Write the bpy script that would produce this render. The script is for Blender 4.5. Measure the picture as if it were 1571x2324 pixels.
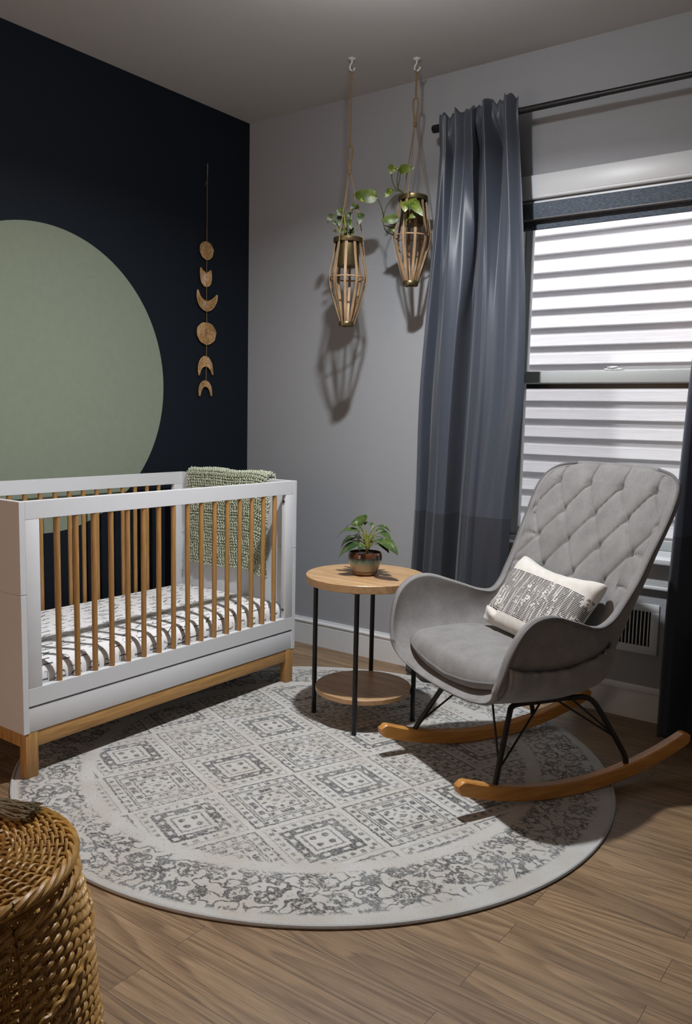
import bpy, bmesh, math, random
import numpy as np
from mathutils import Vector, Matrix, noise

for o in list(bpy.data.objects): bpy.data.objects.remove(o)
SC = bpy.context.scene
COL = SC.collection
random.seed(7)
PI = math.pi

CAMROT = (0.633864, 0.114476, 0.021489)
CAMLOC = (3.196746, -3.412449, 1.214788)
# ------------------------------------------------------------------ camera
cam_d = bpy.data.cameras.new('camera'); cam = bpy.data.objects.new('camera', cam_d); COL.objects.link(cam)
cam_d.sensor_fit = 'HORIZONTAL'; cam_d.sensor_width = 36.0; cam_d.lens = 1898.15 / 1571 * 36
cam_d.clip_start = 0.05; cam_d.clip_end = 60
yaw, pitch, roll = CAMROT
fw = Vector((-math.sin(yaw)*math.cos(pitch), math.cos(yaw)*math.cos(pitch), -math.sin(pitch)))
rt = Vector((math.cos(yaw), math.sin(yaw), 0)); up = rt.cross(fw)
r2 = rt*math.cos(roll) + up*math.sin(roll); u2 = up*math.cos(roll) - rt*math.sin(roll)
cam.matrix_world = Matrix(((r2.x, u2.x, -fw.x, CAMLOC[0]), (r2.y, u2.y, -fw.y, CAMLOC[1]), (r2.z, u2.z, -fw.z, CAMLOC[2]), (0, 0, 0, 1)))
SC.camera = cam

# ------------------------------------------------------------------ light
SC.view_settings.view_transform = 'Standard'; SC.view_settings.look = 'None'
SC.view_settings.gamma = 1.0; SC.view_settings.exposure = 0.0
SC.view_settings.use_curve_mapping = False
W = bpy.data.worlds.new('sky'); SC.world = W; W.use_nodes = True
_n = W.node_tree.nodes; _l = W.node_tree.links       # overcast sky, brighter towards the zenith
_tc = _n.new('ShaderNodeTexCoord'); _sp = _n.new('ShaderNodeSeparateXYZ'); _rp = _n.new('ShaderNodeValToRGB')
_l.new(_tc.outputs['Generated'], _sp.inputs[0]); _l.new(_sp.outputs[2], _rp.inputs[0]); _l.new(_rp.outputs[0], _n['Background'].inputs[0])
_rp.color_ramp.elements[0].position = 0.0; _rp.color_ramp.elements[0].color = (0.10, 0.10, 0.105, 1)
_rp.color_ramp.elements[1].position = 1.0; _rp.color_ramp.elements[1].color = (0.98, 0.96, 1.0, 1)
_n['Background'].inputs[1].default_value = 9.0
def lamp(name, kind, loc, energy, color, rot=(0, 0, 0), **kw):
    d = bpy.data.lights.new(name, kind); o = bpy.data.objects.new(name, d); COL.objects.link(o)
    o.location = loc; o.rotation_euler = rot; d.energy = energy; d.color = color
    for k, v in kw.items(): setattr(d, k, v)
    return o
lamp('ceiling_lamp', 'AREA', (1.65, -1.24, 2.56), 45, (0.97, 0.98, 1.0), shape='DISK', size=0.08, spread=math.radians(158))
lamp('ceiling_lamp_dome', 'POINT', (1.65, -1.24, 2.54), 15, (0.97, 0.98, 1.0), shadow_soft_size=0.04)
lamp('warm_fill_light', 'AREA', (1.1, -4.36, 1.25), 16, (1.0, 0.66, 0.47), rot=(math.radians(90), 0, 0), shape='RECTANGLE', size=1.0, size_y=2.0)  # added fill behind the camera, tints the shadows warm

# ------------------------------------------------------------------ node helper
class NT:
    def __init__(s, name):
        s.m = bpy.data.materials.new(name); s.m.use_nodes = True; s.t = s.m.node_tree
        s.b = s.t.nodes['Principled BSDF']; s.out = s.t.nodes['Material Output']
    def n(s, typ, ins=None, **props):
        nd = s.t.nodes.new('ShaderNode' + typ)
        for k, v in props.items(): setattr(nd, k, v)
        for k, v in (ins or {}).items(): s.set(nd.inputs[k], v)
        return nd
    def set(s, sock, v):
        if isinstance(v, bpy.types.NodeSocket): s.t.links.new(v, sock)
        elif isinstance(v, (tuple, list)) and len(v) == 3 and sock.type == 'RGBA': sock.default_value = (*v, 1)
        else: sock.default_value = v
    def P(s, **kw):
        for k, v in kw.items(): s.set(s.b.inputs[k.replace('_', ' ')], v)
    def mth(s, op, a, b=0.0, c=0.0):
        return s.n('Math', {0: a, 1: b, 2: c}, operation=op).outputs[0]
    def coord(s, kind='Object'): return s.n('TexCoord').outputs[kind]
    def mapping(s, vec, scale=(1, 1, 1), loc=(0, 0, 0), rot=(0, 0, 0)):
        return s.n('Mapping', {'Vector': vec, 'Scale': scale, 'Location': loc, 'Rotation': rot}).outputs[0]
    def noise(s, vec, scale=5, detail=3, rough=0.5, dist=0.0):
        return s.n('TexNoise', {'Vector': vec, 'Scale': scale, 'Detail': detail, 'Roughness': rough, 'Distortion': dist})
    def mix(s, f, a, b, blend='MIX'):
        m = s.t.nodes.new('ShaderNodeMix'); m.data_type = 'RGBA'; m.blend_type = blend
        s.set(m.inputs[0], f); s.set(m.inputs[6], a); s.set(m.inputs[7], b); return m.outputs[2]
    def ramp(s, f, stops):
        r = s.t.nodes.new('ShaderNodeValToRGB'); s.set(r.inputs[0], f); e = r.color_ramp.elements
        while len(e) < len(stops): e.new(0.5)
        for i, (p, c) in enumerate(stops):
            e[i].position = p; e[i].color = (*c, 1) if len(c) == 3 else c
        return r.outputs[0]
    def bump(s, h, strength=0.2, dist=0.01):
        s.set(s.b.inputs['Normal'], s.n('Bump', {'Height': h, 'Strength': strength, 'Distance': dist}).outputs[0])
    def sstep(s, x, a, b):
        return s.n('MapRange', {0: x, 1: a, 2: b, 3: 0.0, 4: 1.0}, interpolation_type='SMOOTHSTEP').outputs[0]

def lin(r, g, b):
    f = lambda c: (c/255/12.92 if c/255 <= 0.04045 else ((c/255+0.055)/1.055)**2.4)
    return (f(r), f(g), f(b))

def plain(name, col, rough=0.5, metal=0.0, var=0.06, vscale=20, bstr=0.0, bscale=200, bdist=0.002, spec=0.5):
    t = NT(name); v = t.coord()
    nz = t.noise(v, vscale, 4).outputs[0]
    c = t.mix(nz, tuple(x*(1-var) for x in col), tuple(min(1, x*(1+var)) for x in col))
    t.P(Base_Color=c, Roughness=rough, Metallic=metal, Specular_IOR_Level=spec)
    if bstr: t.bump(t.noise(v, bscale, 3).outputs[0], bstr, bdist)
    return t.m

def wood(name, ca, cb, scale=(40, 40, 2), rough=0.45, dist=1.5, nsc=1.0):
    t = NT(name); v = t.mapping(t.coord(), scale)
    a = t.noise(v, nsc, 6, 0.6, dist).outputs[0]
    b = t.noise(t.mapping(t.coord(), tuple(x*4 for x in scale)), nsc, 4).outputs[0]
    f = t.mth('ADD', t.mth('MULTIPLY', a, 0.7), t.mth('MULTIPLY', b, 0.3))
    t.P(Base_Color=t.ramp(f, [(0.34, ca), (0.66, cb)]), Roughness=rough)
    t.bump(f, 0.12, 0.002)
    return t.m

# ------------------------------------------------------------------ mesh helper
class MB:
    def __init__(s): s.v = []; s.f = []
    def add(s, v, f):
        k = len(s.v); s.v += [tuple(map(float, p)) for p in v]; s.f += [tuple(i+k for i in q) for q in f]; return s
    def bm(s, b):
        b.verts.ensure_lookup_table(); b.verts.index_update()
        s.add([p.co for p in b.verts], [[q.index for q in f.verts] for f in b.faces]); b.free(); return s
    def box(s, lo, hi, bev=0.0, seg=2):
        b = bmesh.new(); bmesh.ops.create_cube(b, size=1)
        c = [(l+h)/2 for l, h in zip(lo, hi)]; d = [abs(h-l) for l, h in zip(lo, hi)]
        for p in b.verts: p.co = [c[i] + p.co[i]*d[i] for i in range(3)]
        if bev: bmesh.ops.bevel(b, geom=list(b.edges), offset=min(bev, min(d)*0.49), segments=seg, profile=0.5, affect='EDGES')
        return s.bm(b)
    def tube(s, pts, r, n=10, closed=False, caps=True, flat=None):
        P = [Vector(p) for p in pts]; m = len(P); R = r if hasattr(r, '__len__') else [r]*m
        T = []
        for i in range(m):
            a = P[(i-1) % m] if (closed or i > 0) else P[i]; c = P[(i+1) % m] if (closed or i < m-1) else P[i]
            d = c-a; T.append(d.normalized() if d.length > 1e-9 else Vector((0, 0, 1)))
        ref = Vector((0, 0, 1)) if abs(T[0].z) < 0.9 else Vector((1, 0, 0))
        N = (ref - T[0]*ref.dot(T[0])).normalized(); V = []
        for i in range(m):
            N = N - T[i]*N.dot(T[i])
            N = N.normalized() if N.length > 1e-6 else T[i].orthogonal().normalized()
            B = T[i].cross(N)
            for k in range(n):
                a = 2*PI*k/n
                V.append(P[i] + N*(math.cos(a)*R[i]) + B*(math.sin(a)*R[i]*(flat or 1)))
        F = []
        for i in range(m if closed else m-1):
            j = (i+1) % m
            for k in range(n): F.append((i*n+k, i*n+(k+1) % n, j*n+(k+1) % n, j*n+k))
        if caps and not closed: F += [tuple(range(n-1, -1, -1)), tuple((m-1)*n+k for k in range(n))]
        return s.add(V, F)
    def ribbon(s, pts, nrm, w, th):
        """flat strip: width direction = tangent x nrm"""
        V = []; m = len(pts); P = [Vector(p) for p in pts]
        for i in range(m):
            T = (P[min(i+1, m-1)]-P[max(i-1, 0)]).normalized(); Nn = Vector(nrm[i]) if isinstance(nrm, list) else Vector(nrm)
            Nn = (Nn - T*Nn.dot(T)).normalized(); B = T.cross(Nn)
            for a, b in ((-1, -1), (1, -1), (1, 1), (-1, 1)): V.append(P[i]+B*(a*w/2)+Nn*(b*th/2))
        F = [(0, 1, 2, 3), tuple(4*(m-1)+k for k in (3, 2, 1, 0))]
        for i in range(m-1):
            for k in range(4): F.append((4*i+k, 4*i+4+k, 4*i+4+(k+1) % 4, 4*i+(k+1) % 4))
        return s.add(V, F)
    def lathe(s, prof, c=(0, 0), n=40):
        V = []; F = []; m = len(prof)
        for r, z in prof:
            for k in range(n): a = 2*PI*k/n; V.append((c[0]+r*math.cos(a), c[1]+r*math.sin(a), z))
        for i in range(m-1):
            for k in range(n): F.append((i*n+k, i*n+(k+1) % n, (i+1)*n+(k+1) % n, (i+1)*n+k))
        if prof[0][0] > 1e-6: F.append(tuple(range(n-1, -1, -1)))
        if prof[-1][0] > 1e-6: F.append(tuple((m-1)*n+k for k in range(n)))
        return s.add(V, F)
    def grid(s, A, flip=False):
        """A: rows x cols x 3"""
        r, c = A.shape[:2]; F = []
        for i in range(r-1):
            for j in range(c-1):
                q = (i*c+j, i*c+j+1, (i+1)*c+j+1, (i+1)*c+j); F.append(q[::-1] if flip else q)
        return s.add(A.reshape(-1, 3), F)
    def build(s, name, mat, parent=None, org=None, smooth=True, ang=40, fix=True):
        me = bpy.data.meshes.new(name)
        o0 = Vector(org) if org is not None else (Vector(parent['_o']) if parent is not None and '_o' in parent else Vector((0, 0, 0)))
        me.from_pydata([(p[0]-o0.x, p[1]-o0.y, p[2]-o0.z) for p in s.v], [], s.f); me.validate(); me.update()
        if fix:
            b = bmesh.new(); b.from_mesh(me); bmesh.ops.recalc_face_normals(b, faces=b.faces); b.to_mesh(me); b.free()
        if smooth:
            me.polygons.foreach_set('use_smooth', [True]*len(me.polygons)); me.set_sharp_from_angle(angle=math.radians(ang))
        me.materials.append(mat)
        o = bpy.data.objects.new(name, me); COL.objects.link(o)
        if parent is not None: o.parent = parent
        if org is not None:
            base = Vector(parent['_o']) if parent is not None and '_o' in parent else Vector((0, 0, 0))
            o.location = o0 - base
        return o

def smoothpath(pts, per=8, closed=False):
    P = [np.array(p, float) for p in pts]; n = len(P); out = []
    rng = range(n if closed else n-1)
    for i in rng:
        if closed: a, b, c, d = P[(i-1) % n], P[i], P[(i+1) % n], P[(i+2) % n]
        else: a, b, c, d = P[max(i-1, 0)], P[i], P[i+1], P[min(i+2, n-1)]
        for k in range(per):
            t = k/per
            out.append(0.5*((2*b)+(-a+c)*t+(2*a-5*b+4*c-d)*t*t+(-a+3*b-3*c+d)*t**3))
    if not closed: out.append(P[-1])
    return out

def thing(name, label, cat, loc, group=None):
    o = bpy.data.objects.new(name, None); COL.objects.link(o); o.location = loc; o.empty_display_size = 0.05
    o['_o'] = [float(x) for x in loc]
    return tag(o, label, cat, group)
def tag(o, label, cat, group=None):
    o['label'] = label; o['category'] = cat
    if group: o['group'] = group
    return o
def struct(o):
    o['kind'] = 'structure'; return o
def clone(o, parent, dloc=(0, 0, 0), rotz=None):
    c = o.copy(); COL.objects.link(c); c.parent = parent; c.location = Vector(o.location)+Vector(dloc)
    if rotz is not None: c.rotation_euler = (0, 0, rotz)
    return c
# ------------------------------------------------------------------ materials
WALLGREY = (0.312, 0.325, 0.346)
M_wall = plain('wall_paint', WALLGREY, 0.75, var=0.02, bstr=0.06, bscale=350)
M_ceil = plain('ceiling_paint', (0.50, 0.49, 0.48), 0.85, var=0.02, bstr=0.05, bscale=300)
M_trim = plain('trim_paint', (0.64, 0.66, 0.68), 0.38, var=0.02)
M_vinyl = plain('backlit_sash_vinyl', (0.43, 0.46, 0.46), 0.42, var=0.02)  # sash white greyed down: the backlit shade on the rails is in this colour
M_warmwall = plain('warm_wall_paint', (0.50, 0.42, 0.36), 0.8, var=0.02)
M_white = plain('white_lacquer', (0.66, 0.67, 0.69), 0.42, var=0.015, bstr=0.03, bscale=500)
M_oak = wood('pale_oak', lin(142, 102, 54), lin(194, 150, 94), (55, 55, 3.0), 0.42)
M_oaklow = wood('oak_base', lin(146, 106, 56), lin(194, 152, 94), (55, 3.0, 55), 0.42)
M_tab = wood('light_oak_veneer', lin(150, 116, 80), lin(190, 156, 116), (3.5, 45, 45), 0.38, 1.0)
M_rock = wood('honey_beech', lin(166, 110, 50), lin(204, 148, 78), (3, 40, 40), 0.32, 0.8)
M_black = plain('black_metal', (0.012, 0.012, 0.013), 0.42, 0.3, var=0.1)
M_brass = plain('aged_brass', (0.16, 0.125, 0.06), 0.36, 0.85, var=0.15)
M_steel = plain('bolt_steel', (0.10, 0.10, 0.11), 0.4, 0.8)
M_rope = plain('jute', lin(128, 106, 78), 0.9, var=0.35, vscale=300, bstr=0.5, bscale=500)
M_soil = plain('soil', (0.014, 0.010, 0.008), 0.95, var=0.4, vscale=120, bstr=0.8, bscale=200, bdist=0.004)

def navy_mural():
    t = NT('navy_paint_with_sage_circle'); v = t.coord()
    sp = t.n('SeparateXYZ', {0: v}).outputs
    dy = t.mth('SUBTRACT', sp[1], -1.261); dz = t.mth('SUBTRACT', sp[2], 1.335)
    r = t.mth('SQRT', t.mth('ADD', t.mth('MULTIPLY', dy, dy), t.mth('MULTIPLY', dz, dz)))
    inside = t.mth('LESS_THAN', r, 0.658)
    nz = t.noise(v, 30, 3).outputs[0]
    navy = t.mix(nz, (0.0045, 0.0078, 0.0130), (0.0062, 0.0105, 0.0170))
    sage = t.mix(nz, lin(128, 137, 120), lin(136, 145, 127))
    t.P(Base_Color=t.mix(inside, navy, sage), Roughness=0.7, Specular_IOR_Level=0.2)
    t.bump(t.noise(v, 350, 2).outputs[0], 0.05, 0.002)
    return t.m
M_navy = navy_mural()

def floor_mat():
    t = NT('oak_floor'); v = t.coord()
    br = t.n('TexBrick', {'Vector': v, 'Color1': (0, 0, 0, 1), 'Color2': (1, 1, 1, 1), 'Mortar': (0.5, 0.5, 0.5, 1), 'Scale': 1.0,
                          'Mortar Size': 0.0007, 'Mortar Smooth': 0.4, 'Bias': 0.0, 'Brick Width': 0.92, 'Row Height': 0.0953}, offset=0.37, offset_frequency=2, squash=1.0)
    rnd = t.n('SeparateColor', {0: br.outputs[0]}).outputs[0]
    sp = t.n('SeparateXYZ', {0: v}).outputs
    off = t.n('CombineXYZ', {0: t.mth('ADD', sp[0], t.mth('MULTIPLY', rnd, 17.0)), 1: t.mth('ADD', sp[1], t.mth('MULTIPLY', rnd, 5.0)), 2: sp[2]}).outputs[0]
    g1 = t.noise(t.mapping(off, (2.0, 26, 1)), 1.0, 5, 0.6, 1.2).outputs[0]
    ringn = t.noise(t.mapping(off, (0.55, 8.5, 1)), 1.0, 1.5, 0.45, 0.35).outputs[0]
    rg = t.mth('FRACT', t.mth('MULTIPLY', ringn, 15.0)); wv = t.mth('MULTIPLY', t.sstep(rg, 0.0, 0.75), t.sstep(rg, 1.0, 0.86))
    g2 = t.noise(t.mapping(off, (9, 300, 1)), 1.0, 3, 0.6).outputs[0]
    f = t.mth('ADD', t.mth('MULTIPLY', g1, 0.32), t.mth('ADD', t.mth('MULTIPLY', wv, 0.16), t.mth('MULTIPLY', g2, 0.52)))
    c = t.ramp(f, [(0.25, lin(84, 64, 45)), (0.5, lin(130, 106, 80)), (0.75, lin(162, 136, 106))])
    c = t.mix(1.0, c, t.mix(rnd, (0.80, 0.78, 0.76), (1.10, 1.09, 1.07)), 'MULTIPLY')
    c = t.mix(br.outputs[1], c, (0.03, 0.022, 0.016))
    t.P(Base_Color=c, Roughness=t.mth('ADD', 0.34, t.mth('MULTIPLY', g2, 0.16)))
    t.bump(t.mth('SUBTRACT', t.mth('MULTIPLY', g2, 0.25), br.outputs[1]), 0.2, 0.001)
    return t.m
M_floor = floor_mat()

def rug_mat():
    t = NT('distressed_rug'); v = t.coord()      # object space: rug centre
    def m(op, a, b=0.0, c=0.0): return t.mth(op, a, b, c)
    wob = t.noise(v, 55, 3, 0.7).outputs[1]
    wv = t.n('VectorMath', {0: v, 1: t.n('VectorMath', {0: t.n('VectorMath', {0: wob, 1: (0.5, 0.5, 0.5)}, operation='SUBTRACT').outputs[0], 3: 0.016}, operation='SCALE').outputs[0]}, operation='ADD').outputs[0]
    q = t.mapping(wv, (1, 1, 1), (0, 0, 0), (0, 0, math.radians(21.0)))
    s = t.n('SeparateXYZ', {0: q}).outputs
    CS = 0.285
    A0 = (1.447-1.405, -1.775+1.143)              # centre of one dark square
    ca, sa = math.cos(math.radians(21.0)), math.sin(math.radians(21.0))
    ax, ay = A0[0]*ca - A0[1]*sa, A0[0]*sa + A0[1]*ca
    gx = m('DIVIDE', m('SUBTRACT', s[0], ax), CS); gy = m('DIVIDE', m('SUBTRACT', s[1], ay), CS)
    ix = m('ROUND', gx); iy = m('ROUND', gy)
    fx = m('ABSOLUTE', m('SUBTRACT', gx, ix)); fy = m('ABSOLUTE', m('SUBTRACT', gy, iy))
    d = m('MAXIMUM', fx, fy); e = m('MINIMUM', fx, fy)
    odd = m('ABSOLUTE', m('MODULO', m('ADD', ix, iy), 2.0))
    def band(x, c, w): return t.sstep(m('ABSOLUTE', m('SUBTRACT', x, c)), w, w*0.55)
    def cyc(x, n): return m('MULTIPLY', m('ADD', m('SINE', m('MULTIPLY', x, n*2*PI)), 1.0), 0.5)
    zig = t.sstep(cyc(e, 9.0), 0.35, 0.6)
    # dark small squares
    blob = t.sstep(cyc(e, 6.5), 0.30, 0.62); blob2 = t.sstep(cyc(m('ADD', e, 0.04), 8.5), 0.40, 0.68)
    mx = lambda *q: q[0] if len(q) == 1 else m('MAXIMUM', q[0], mx(*q[1:]))
    dot4 = m('SQRT', m('ADD', m('POWER', m('SUBTRACT', fx, 0.072), 2.0), m('POWER', m('SUBTRACT', fy, 0.072), 2.0)))
    ev = mx(band(d, 0.312, 0.026), band(d, 0.232, 0.020), m('MULTIPLY', band(d, 0.272, 0.045), blob), m('MULTIPLY', band(d, 0.160, 0.015), 0.75),
            m('MULTIPLY', t.sstep(dot4, 0.045, 0.030), 0.95), m('MULTIPLY', m('MULTIPLY', band(d, 0.395, 0.034), blob2), 0.85), m('MULTIPLY', band(d, 0.445, 0.010), 0.5))
    # large squares of thin double lines with rows of little motifs
    od = mx(m('MULTIPLY', band(d, 0.472, 0.016), 1.0), m('MULTIPLY', m('MULTIPLY', band(d, 0.420, 0.034), blob2), 0.9), m('MULTIPLY', band(d, 0.362, 0.015), 0.9), m('MULTIPLY', band(d, 0.330, 0.012), 0.8),
            m('MULTIPLY', m('MULTIPLY', band(d, 0.272, 0.042), blob), 1.0), m('MULTIPLY', band(d, 0.205, 0.015), 0.85), m('MULTIPLY', m('MULTIPLY', band(d, 0.145, 0.036), blob2), 0.95),
            m('MULTIPLY', m('MULTIPLY', t.sstep(d, 0.09, 0.07), t.sstep(cyc(m('ADD', fx, m('MULTIPLY', fy, 0.7)), 11.0), 0.45, 0.7)), 0.7))
    field = t.n('Mix', {0: odd, 2: ev, 3: od}).outputs[0]
    # border
    sv = t.n('SeparateXYZ', {0: v}).outputs
    rr = m('SQRT', m('ADD', m('MULTIPLY', sv[0], sv[0]), m('MULTIPLY', sv[1], sv[1])))
    th = m('ARCTAN2', sv[1], sv[0])
    pol = t.n('CombineXYZ', {0: m('MULTIPLY', th, 6.4), 1: m('MULTIPLY', rr, 7.6), 2: 0.0}).outputs[0]
    vo = t.n('TexVoronoi', {'Vector': t.n('VectorMath', {0: pol, 1: t.n('VectorMath', {0: wob, 3: 0.35}, operation='SCALE').outputs[0]}, operation='ADD').outputs[0], 'Scale': 1.7, 'Randomness': 0.55}, feature='F1').outputs[0]
    ring = m('MAXIMUM', band(vo, 0.34, 0.085), m('MULTIPLY', band(vo, 0.08, 0.07), 0.8))
    sq = t.noise(t.n('VectorMath', {0: v, 1: (3.0, 1.0, 0.0)}, operation='ADD').outputs[0], 15, 2, 0.5).outputs[0]
    brd = m('MAXIMUM', ring, m('MULTIPLY', m('MAXIMUM', band(sq, 0.45, 0.032), band(sq, 0.60, 0.034)), 0.95))
    inner = t.sstep(rr, 0.762, 0.745); outer = m('MULTIPLY', t.sstep(rr, 0.792, 0.810), t.sstep(rr, 0.995, 0.978))
    pat = m('MAXIMUM', m('MULTIPLY', field, inner), m('MULTIPLY', brd, outer))
    # distressing: short streaks along the weave, plus worn patches
    st = t.noise(t.mapping(v, (60, 150, 1), (0, 0, 0), (0, 0, math.radians(-10))), 1.0, 3, 0.65).outputs[0]
    big = t.noise(v, 2.6, 3, 0.6).outputs[0]
    keep = t.sstep(m('ADD', st, m('MULTIPLY', m('SUBTRACT', big, 0.5), 0.5)), 0.33, 0.48)
    fine = t.sstep(t.noise(t.mapping(v, (110, 190, 1), (0, 0, 0), (0, 0, math.radians(-15))), 1.0, 2, 0.6).outputs[0], 0.36, 0.54)
    keep = m('MULTIPLY', keep, m('ADD', 0.50, m('MULTIPLY', fine, 0.50)))
    stray = m('MULTIPLY', t.sstep(st, 0.60, 0.70), m('MULTIPLY', t.sstep(rr, 0.995, 0.96), 0.55))
    ink = m('MAXIMUM', m('MULTIPLY', pat, keep), stray)
    base = t.mix(t.sstep(t.noise(v, 5.5, 3).outputs[0], 0.38, 0.62), (0.61, 0.585, 0.54), (0.655, 0.65, 0.63))
    dark = t.mix(t.sstep(t.noise(v, 9, 3).outputs[0], 0.35, 0.7), (0.040, 0.044, 0.050), (0.150, 0.165, 0.175))
    fz = t.noise(v, 420, 3, 0.7).outputs[0]
    col = t.mix(m('MINIMUM', m('MULTIPLY', ink, 0.95), 0.92), base, dark)
    col = t.mix(1.0, col, t.mix(fz, (0.70, 0.70, 0.70), (1.22, 1.22, 1.22)), 'MULTIPLY')
    t.P(Base_Color=col, Roughness=0.95, Specular_IOR_Level=0.1, Sheen_Weight=0.2)
    t.bump(m('ADD', fz, m('MULTIPLY', t.noise(v, 130, 2).outputs[0], 0.6)), 0.7, 0.006)
    return t.m
M_rug = rug_mat()
M_bind = plain('rug_binding', (0.42, 0.43, 0.43), 0.9, var=0.15, vscale=200, bstr=0.3)

def fabric(name, ca, cb, sc=(1, 1, 1), fine=700, rough=0.85, sheen=0.3, spec=0.2, bstr=0.25):
    t = NT(name); v = t.coord()
    n1 = t.noise(v, 14, 4, 0.6).outputs[0]; n2 = t.noise(t.mapping(v, sc), fine, 2).outputs[0]
    f = t.mth('ADD', t.mth('MULTIPLY', n1, 0.45), t.mth('MULTIPLY', n2, 0.55))
    t.P(Base_Color=t.ramp(f, [(0.36, ca), (0.64, cb)]), Roughness=rough, Sheen_Weight=sheen, Specular_IOR_Level=spec)
    t.bump(n2, bstr, 0.002)
    return t.m
M_velvet = fabric('grey_velvet', (0.152, 0.147, 0.145), (0.252, 0.246, 0.243), fine=520, sheen=0.2)
M_pipe = fabric('grey_piping', (0.105, 0.102, 0.104), (0.175, 0.170, 0.172), sheen=0.1)
M_sheet = plain('white_cotton', (0.80, 0.79, 0.79), 0.9, var=0.02, bstr=0.1, bscale=500)
M_ink = plain('charcoal_print', (0.055, 0.057, 0.062), 0.9, var=0.2, vscale=60)
M_knit = plain('sage_yarn', (0.56, 0.60, 0.46), 0.95, var=0.35, vscale=110, bstr=0.4, bscale=600)

def curtain_mat():
    t = NT('slate_satin'); v = t.coord(); z = t.n('SeparateXYZ', {0: v}).outputs[2]
    low = t.mth('LESS_THAN', z, 0.79)
    th = t.noise(t.mapping(v, (60, 60, 900)), 1.0, 2).outputs[0]
    th2 = t.noise(t.mapping(v, (900, 900, 60)), 1.0, 2).outputs[0]
    f = t.mth('ADD', t.mth('MULTIPLY', th, 0.6), t.mth('MULTIPLY', th2, 0.4))
    hi = t.mix(f, (0.028, 0.035, 0.052), (0.072, 0.085, 0.112)); lo = t.mix(f, (0.005, 0.007, 0.012), (0.048, 0.055, 0.074))
    t.P(Base_Color=t.mix(low, hi, lo), Roughness=t.mth('ADD', 0.46, t.mth('MULTIPLY', low, 0.2)), Specular_IOR_Level=0.55, Sheen_Weight=0.1)
    t.bump(f, 0.15, 0.001)
    return t.m
M_curt = curtain_mat()
def shade_mat():
    t = NT('denim_shade_cloth'); v = t.coord()
    f = t.noise(t.mapping(v, (70, 70, 520)), 1.0, 4, 0.7).outputs[0]
    t.P(Base_Color=t.ramp(f, [(0.35, (0.040, 0.052, 0.074)), (0.52, (0.080, 0.102, 0.130)), (0.70, (0.17, 0.20, 0.235))]), Roughness=0.8)
    return t.m
M_shade = shade_mat()

def siding_mat():
    t = NT('white_vinyl_siding'); v = t.coord()
    f = t.noise(t.mapping(v, (5, 1, 130)), 1.0, 5, 0.65, 0.8).outputs[0]
    t.P(Base_Color=t.ramp(f, [(0.3, (0.70, 0.68, 0.68)), (0.7, (0.82, 0.80, 0.80))]), Roughness=0.6)
    t.bump(f, 0.25, 0.003)
    return t.m
M_siding = siding_mat()

def glass_mat():
    t = NT('window_glass')
    tr = t.n('BsdfTransparent', {0: (0.95, 0.96, 0.96, 1)}).outputs[0]; gl = t.n('BsdfGlossy', {0: (1, 1, 1, 1), 1: 0.3}).outputs[0]
    fr = t.n('Fresnel', {0: 1.45}).outputs[0]
    t.set(t.out.inputs[0], t.n('MixShader', {0: t.mth('MULTIPLY', fr, 0.35), 1: tr, 2: gl}).outputs[0]); return t.m
M_glass = glass_mat()
def screen_mat():
    t = NT('insect_screen')
    tr = t.n('BsdfTransparent', {0: (1, 1, 1, 1)}).outputs[0]; df = t.n('BsdfDiffuse', {0: (0.10, 0.11, 0.13, 1)}).outputs[0]
    t.set(t.out.inputs[0], t.n('MixShader', {0: 0.12, 1: tr, 2: df}).outputs[0]); return t.m
M_screen = screen_mat()

def leaf_mat(name, ca, cb, spot=None, gloss=0.3):
    t = NT(name); v = t.coord()
    c = t.mix(t.sstep(t.noise(v, 22, 4).outputs[0], 0.35, 0.65), ca, cb)
    if spot: c = t.mix(t.sstep(t.noise(v, 48, 3, 0.6).outputs[0], 0.60, 0.66), c, spot)
    t.P(Base_Color=c, Roughness=gloss, Specular_IOR_Level=0.5); t.bump(t.noise(v, 160, 2).outputs[0], 0.1, 0.002)
    return t.m
M_pothos = leaf_mat('variegated_pothos', (0.038, 0.068, 0.008), (0.100, 0.140, 0.016), (0.34, 0.34, 0.03), 0.42)
M_pothosd = leaf_mat('dark_pothos', (0.018, 0.036, 0.008), (0.040, 0.064, 0.013), (0.10, 0.13, 0.02), 0.45)
M_philo = leaf_mat('dark_philodendron', (0.020, 0.045, 0.016), (0.060, 0.095, 0.020), (0.14, 0.17, 0.03), 0.22)
M_stem = plain('green_stem', (0.20, 0.22, 0.035), 0.5, var=0.2, vscale=80)
M_stemd = plain('dark_vine', (0.05, 0.06, 0.015), 0.5, var=0.4, vscale=60)

def pot_mat():
    t = NT('reactive_glaze'); v = t.coord(); sp = t.n('SeparateXYZ', {0: v}).outputs
    drip = t.noise(t.mapping(v, (55, 55, 5)), 1.0, 3, 0.6).outputs[0]
    h = t.mth('ADD', sp[2], t.mth('MULTIPLY', t.mth('SUBTRACT', drip, 0.5), 0.035))
    c = t.ramp(t.mth('DIVIDE', h, 0.09), [(0.36, lin(160, 148, 130)), (0.50, lin(156, 146, 128)), (0.58, lin(120, 150, 140)), (0.70, lin(60, 96, 98)), (0.82, lin(70, 44, 30)), (0.97, lin(92, 54, 32))])
    t.P(Base_Color=c, Roughness=0.12, Coat_Weight=0.5); return t.m
M_pot = pot_mat()
M_saucer = plain('glazed_clay', lin(150, 116, 84), 0.3, var=0.08)

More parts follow.
